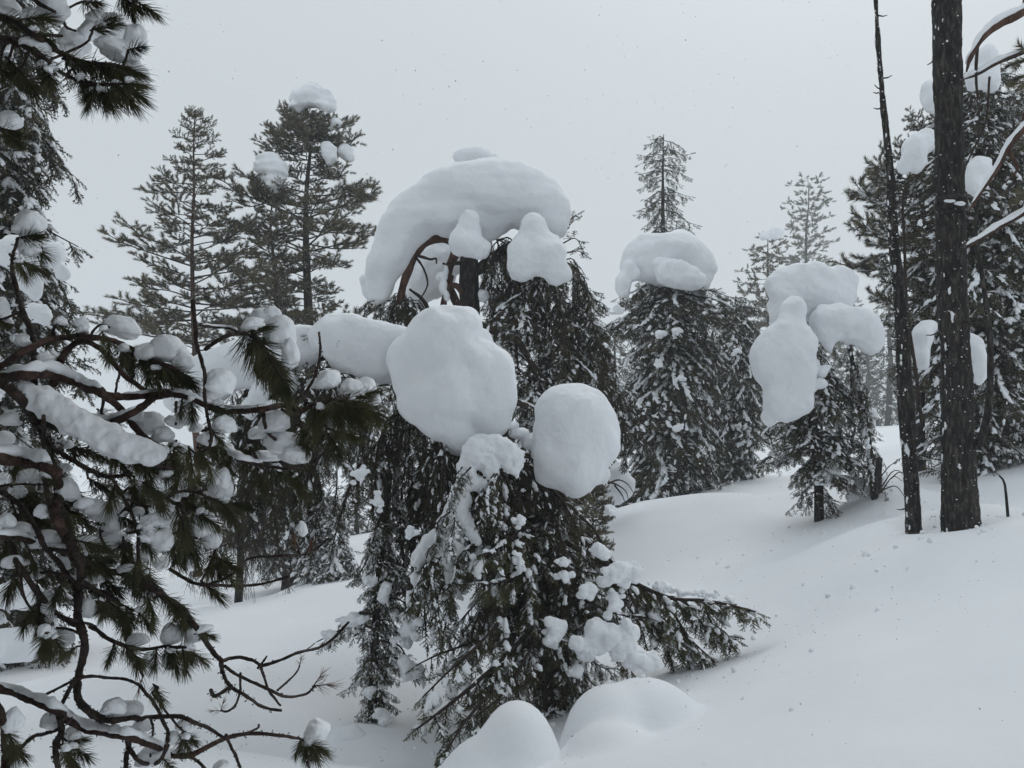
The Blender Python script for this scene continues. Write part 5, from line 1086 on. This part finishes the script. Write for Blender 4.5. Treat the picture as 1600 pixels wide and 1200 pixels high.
TU = [(130, 3, -10, 45), (185, -5, -25, 50), (197, -3, -60, 38), (206, 0, -20, 45), (143, 47, 30, 42), (160, 34, 10, 34), (100, 92, -15, 60), (135, 98, -5, 70), (150, 100, -20, 60), (172, 102, 0, 48), (200, 78, 5, 35), (130, 128, -20, 70), (150, 135, -40, 60), (165, 130, -10, 60), (140, 132, -100, 40), (190, 130, 5, 38),
      (55, 75, -40, 42), (60, 95, -50, 50), (35, 30, 20, 45), (40, 45, -20, 45), (20, 60, -30, 50), (10, 90, -40, 50), (70, 100, -60, 50), (0, 30, 0, 50), (0, 110, -10, 60), (0, 200, -10, 38), (5, 208, -25, 40), (30, 110, -50, 50), (115, 110, -55, 50), (175, 132, -35, 55),
      (28, 372, 10, 45), (30, 374, -25, 45), (28, 405, -20, 42), (25, 404, -55, 36), (-5, 500, -10, 28), (90, 505, -30, 28), (125, 515, -40, 25), (85, 515, -120, 28), (160, 512, -70, 30), (170, 530, -80, 38), (185, 535, -60, 44), (205, 545, -70, 48), (200, 541, -110, 34),
      (215, 552, -25, 62), (235, 560, -35, 62), (255, 570, -30, 58), (225, 556, -80, 48), (245, 566, -90, 42), (280, 582, -25, 40), (385, 518, -60, 78), (395, 522, -50, 74), (410, 540, -62, 72), (425, 560, -50, 56), (390, 518, 25, 34), (440, 585, -70, 50), (400, 525, -85, 60),
      (330, 630, -20, 42), (300, 622, -80, 36), (345, 640, -95, 32), (285, 622, -100, 30), (480, 630, -5, 64), (500, 628, -15, 72), (530, 625, -15, 68), (520, 624, -60, 52), (492, 633, -85, 52), (560, 620, 25, 34), (545, 622, -30, 55), (505, 628, -110, 40),
      (512, 670, -10, 48), (510, 675, -50, 44), (475, 670, -100, 48), (470, 668, -60, 42), (462, 665, 200, 32), (330, 670, -60, 32), (275, 690, -100, 45), (295, 700, -70, 48), (310, 700, -60, 46), (250, 700, -70, 50), (262, 703, -40, 42), (230, 690, -110, 42), (395, 690, -110, 40), (425, 730, -30, 40), (400, 728, -60, 48), (450, 732, -50, 50), (360, 712, -100, 42),
      (345, 785, -50, 42), (330, 778, -20, 45), (345, 785, 0, 44), (225, 755, -30, 40), (210, 745, -100, 38), (240, 765, -50, 42), (285, 800, -80, 50), (290, 820, -110, 46), (297, 838, -60, 48), (297, 838, -100, 42), (214, 828, 15, 32), (216, 838, -40, 34), (120, 845, -10, 50), (140, 868, -30, 45), (150, 868, 0, 42), (130, 868, -60, 36),
      (220, 880, -80, 50), (222, 890, -50, 46), (222, 895, -30, 46), (216, 870, -110, 42), (330, 870, -10, 50), (330, 880, -40, 50), (315, 908, -30, 42), (255, 930, -30, 44), (275, 942, -60, 50), (285, 950, -90, 44), (60, 940, -80, 46), (65, 960, -60, 42), (50, 950, -110, 36), (72, 985, -70, 44), (80, 988, -40, 38), (72, 988, -110, 32), (70, 985, -95, 40),
      (140, 925, -10, 38), (150, 940, -40, 38), (170, 940, -30, 45), (185, 942, -60, 42), (190, 950, -70, 38), (160, 935, -95, 36), (190, 1005, -40, 46), (205, 1010, -60, 38), (180, 1004, -110, 32), (215, 955, -30, 42), (230, 930, -60, 42), (205, 952, -100, 42), (255, 1010, -20, 46), (262, 1011, -60, 42), (285, 1012, -30, 42), (308, 985, -15, 28), (245, 1012, -90, 36), (285, 1012, -70, 38),
      (240, 1070, -60, 34), (285, 1142, -60, 32), (287, 1144, -100, 28), (290, 1146, -20, 26), (472, 1157, -10, 42), (475, 1158, -45, 38), (474, 1158, -80, 32), (470, 1156, -115, 26), (105, 1165, -20, 38), (98, 1160, -70, 38), (105, 1158, 10, 28), (15, 1150, -80, 42), (12, 1140, -50, 34), (14, 1160, -30, 36), (255, 1185, -30, 28), (100, 1170, -45, 40), (120, 1010, -150, 26), (100, 905, -120, 42), (60, 895, -90, 38), (40, 850, -60, 42), (20, 790, -70, 44), (45, 815, -40, 42)]
for t in TU: ntuft(*t)
for t in [(468, 862, 110, 26), (224, 1056, -110, 30), (468, 1040, 70, 22), (490, 1072, 10, 34), (490, 1072, 60, 28), (345, 1111, 80, 18), (345, 1111, 175, 18), (262, 890, 40, 20), (478, 866, 70, 24)]: ntuft(*t, dead=True)
# tufts and twigs that fill the shaded tangle between the main boughs
for i in range(70):
    x = rng4.uniform(-10, 345); y = rng4.uniform(640, 930)
    if x > 200 and y > 860: continue
    e, q, o = nearest(x, y)
    if e < 60: ntuft(x, y, rng4.uniform(-115, -5), rng4.uniform(34, 52), dz=rng4.uniform(0, .35))
CL = [(85, 15, 25, 32), (118, 70, 28, 20), (165, 42, 40, 20), (212, 66, 20, 28), (172, 72, 32, 14), (50, 22, 20, 9), (55, 74, 28, 18), (10, 10, 30, 15), (15, 190, 22, 20), (215, 120, 22, 20), (145, 135, 13, 8), (12, 90, 9, 9), (188, 82, 34, 16), (150, 30, 20, 15), (75, 105, 18, 10),
      (45, 352, 24, 22), (48, 390, 18, 15), (2, 490, 16, 26), (95, 501, 10, 7), (128, 506, 13, 11), (190, 513, 30, 19), (178, 505, 16, 14), (262, 548, 38, 26), (240, 552, 26, 18), (284, 566, 20, 22), (70, 563, 16, 10), (35, 533, 15, 12),
      (415, 500, 32, 17), (395, 508, 22, 12), (440, 525, 28, 30), (455, 555, 14, 26), (425, 490, 18, 12), (345, 600, 28, 22), (340, 612, 24, 14), (510, 595, 22, 16), (492, 600, 14, 10), (548, 604, 20, 14), (570, 610, 22, 20), (585, 624, 12, 14), (526, 664, 20, 15), (430, 662, 28, 20), (405, 678, 18, 12), (445, 695, 34, 20), (415, 714, 28, 10), (460, 712, 24, 16), (380, 716, 18, 6),
      (290, 655, 24, 16), (272, 660, 18, 12), (350, 665, 22, 16), (325, 688, 18, 12), (235, 665, 28, 22), (215, 655, 20, 14), (255, 680, 20, 14), (347, 763, 20, 24), (347, 750, 13, 18), (168, 802, 32, 20), (148, 794, 20, 14), (180, 820, 16, 14), (240, 820, 22, 22), (250, 846, 24, 24), (236, 840, 18, 20), (315, 820, 26, 24), (330, 842, 16, 20), (300, 835, 16, 14),
      (165, 848, 34, 16), (140, 850, 22, 12), (30, 770, 13, 14), (105, 768, 20, 22), (75, 840, 24, 12), (30, 828, 24, 12), (55, 850, 24, 10), (70, 950, 18, 26), (95, 1000, 22, 18), (135, 952, 15, 20), (185, 958, 19, 13), (268, 994, 18, 19), (308, 990, 22, 15), (235, 1033, 13, 15), (265, 1035, 11, 14), (215, 1000, 20, 11), (195, 1110, 32, 16), (180, 1104, 20, 14), (222, 1135, 18, 12),
      (115, 1152, 16, 18), (82, 1128, 20, 15), (20, 1128, 17, 20), (288, 1134, 13, 11), (270, 1155, 14, 12), (495, 1142, 18, 17), (493, 1132, 11, 10), (240, 1182, 26, 15), (345, 1196, 16, 8), (473, 828, 7, 13), (20, 1195, 18, 12), (30, 1180, 12, 10), (200, 890, 18, 9), (215, 800, 12, 10), (130, 788, 16, 10), (20, 880, 16, 12), (95, 880, 16, 10), (290, 705, 14, 9), (145, 905, 18, 9), (232, 925, 16, 8), (15, 655, 18, 14), (40, 745, 20, 10), (10, 815, 16, 12), (65, 800, 12, 12), (355, 700, 12, 8), (260, 740, 14, 10), (190, 775, 14, 9), (325, 735, 12, 8)]
for c in CL: nclump(*c)
for i in range(34):
    x = rng4.uniform(0, 340); y = rng4.uniform(640, 920); e, q, o = nearest(x, y)
    if e < 40: nclump(x, y - 6, rng4.uniform(8, 17), rng4.uniform(6, 12), dz=rng4.uniform(.05, .35))
for o in [o for o in bpy.data.objects if o.name.startswith('needle_tuft')]:
    if rng4.random() < .42:      # snow caught in the needle fans
        p = np.array(o.matrix_basis.translation) + pb + np.array(o.matrix_basis.col[2][:3]) * rng4.uniform(.1, .5); s_ = rng4.uniform(.005, .013)
        c = link('snow_clump', CLUMPS[int(rng4.integers(0, 12))], o.parent)
        c.matrix_basis = Matrix.Translation(Vector(p - pb + [0, 0, s_ * .5])) @ Matrix.Rotation(rng4.normal() * .3, 4, 'Y') @ Matrix.Diagonal((s_ * rng4.uniform(1, 1.5), s_, s_ * rng4.uniform(.8, 1.2), 1)) @ Matrix.Rotation(rng4.uniform(0, 6.28), 4, 'Z')
# upper crown of the same pine, out of view, with limbs added to shade the boughs
g = np.random.default_rng(405)
for i in range(410):
    z = g.uniform(2.9, 7.6) if i < 200 else g.uniform(.8, 4.5); az = i * 2.39996 + g.uniform(-.3, .3)
    if i >= 200: az = g.uniform(-2.9, .9)           # lower limbs added around the viewpoint to block light from behind
    dr = np.array([math.cos(az), math.sin(az)]); R = (np.interp(z, [2.9, 6, 8.5], [3.6, 3.0, .6]) if i < 200 else g.uniform(2.6, 4.2)) * g.uniform(.7, 1.1)
    if i < 200 and dr[1] > .1: R *= .72
    for shrink in (1, .85, .7, .56, .44, .34, 0):
        w_ = (R * shrink * .9 + .4) * .62; ok = shrink > 0
        for t in np.linspace(.05, 1.1, 14):
            for u in (-1, -.5, 0, .5, 1):
                x_ = pb[0] + dr[0] * R * shrink * t - dr[1] * w_ * u; y_ = pb[1] + dr[1] * R * shrink * t + dr[0] * w_ * u
                if y_ > -.1 and abs(x_) < .60 * y_ + .22 and any(abs(z + zo - 1.6 - .07 * y_) < .45 * y_ + .22 for zo in (-.65, -.3, 0, .35)): ok = False
        if ok: break
    if not ok: continue
    R *= shrink
    o = put_bough('shade_pine', pine, pb, pb + [0, 0, z - pb[2]], az, R, R * .9 + .4, g.normal() * .12 + .05, g); o.name = 'crown_bough'
# ------------------------------------------------------------------ falling snow and the air
rng = np.random.default_rng(99); n = 6000
pos = np.stack([rng.uniform(-1, 1, n), rng.uniform(2.6, 17, n), rng.uniform(-1, 1, n)], 1); pos[:, 0] *= pos[:, 1] * .72; pos[:, 2] = CAMZ + .1 * pos[:, 1] + pos[:, 2] * pos[:, 1] * .5
mb = MB(); v, f = ico(0); sc = (.0012 + .0034 * rng.random(n) ** 2) * (.6 + pos[:, 1] * .09)
scatter(mb, [(v, f)], pos, frames(rng.normal(size=(n, 3)), rng.normal(size=(n, 3))), np.stack([sc, sc * rng.uniform(.5, 1, n), sc], -1), rng)
link('falling_snow', mb.mesh('falling_snow', M_FLAKE), None, 'stuff')
# needles, bark flakes and crumbs of snow shed onto the snow around the spruce and the trunks
n = 420; c_ = np.array([P(870, 1100, 6.4)[:2], P(1470, 830, 8)[:2], P(600, 1150, 6.3)[:2], P(1050, 780, 15)[:2]])[rng.integers(0, 4, n)]; xy = c_ + rng.normal(size=(n, 2)) * [1.1, .9]
z = ground_z(xy[:, 0], xy[:, 1]); mb = MB(); sc = rng.uniform(.004, .011, n); scatter(mb, T_DUST, np.column_stack([xy, z]), frames(rng.normal(size=(n, 3)), rng.normal(size=(n, 3))), np.stack([sc * .25, sc * .25, sc], -1), rng)
link('needle_litter', mb.mesh('needle_litter', M_LICHEN), None, 'stuff')
n = 300; c_ = np.array([P(960, 1040, 6.2)[:2], P(1470, 840, 7.8)[:2], P(1280, 830, 11)[:2]])[rng.integers(0, 3, n)]; xy = c_ + rng.normal(size=(n, 2)) * [.9, .6]
z = ground_z(xy[:, 0], xy[:, 1]); mb = MB(); sc = .006 + .028 * rng.random(n) ** 4; scatter(mb, T_DUST, np.column_stack([xy, z + sc * .3]), frames(rng.normal(size=(n, 3)), rng.normal(size=(n, 3))), np.stack([sc, sc * .8, sc], -1), rng)
link('snow_crumbs', mb.mesh('snow_crumbs', M_CLUMP), None, 'stuff')
if HAZE > 0:
    zlo, zhi = float(GZ.min()) - 1, 26.0
    me = bpy.data.meshes.new('haze'); X0, X1 = -345, 345
    vv = [(x, y, z) for x in (X0, X1) for y in (-345, 352) for z in (zlo, zhi)]
    me.from_pydata(vv, [], [(0, 1, 3, 2), (4, 6, 7, 5), (0, 4, 5, 1), (2, 3, 7, 6), (0, 2, 6, 4), (1, 5, 7, 3)]); me.update()
    m = bpy.data.materials.new('haze_air'); m.use_nodes = True; t = m.node_tree; t.nodes.clear()
    o_ = t.nodes.new('ShaderNodeOutputMaterial'); pv = t.nodes.new('ShaderNodeVolumePrincipled'); pv.inputs['Color'].default_value = (.92, .95, .97, 1); pv.inputs['Density'].default_value = HAZE
    t.links.new(pv.outputs[0], o_.inputs['Volume']); me.materials.append(m); link('haze', me, None, 'stuff')
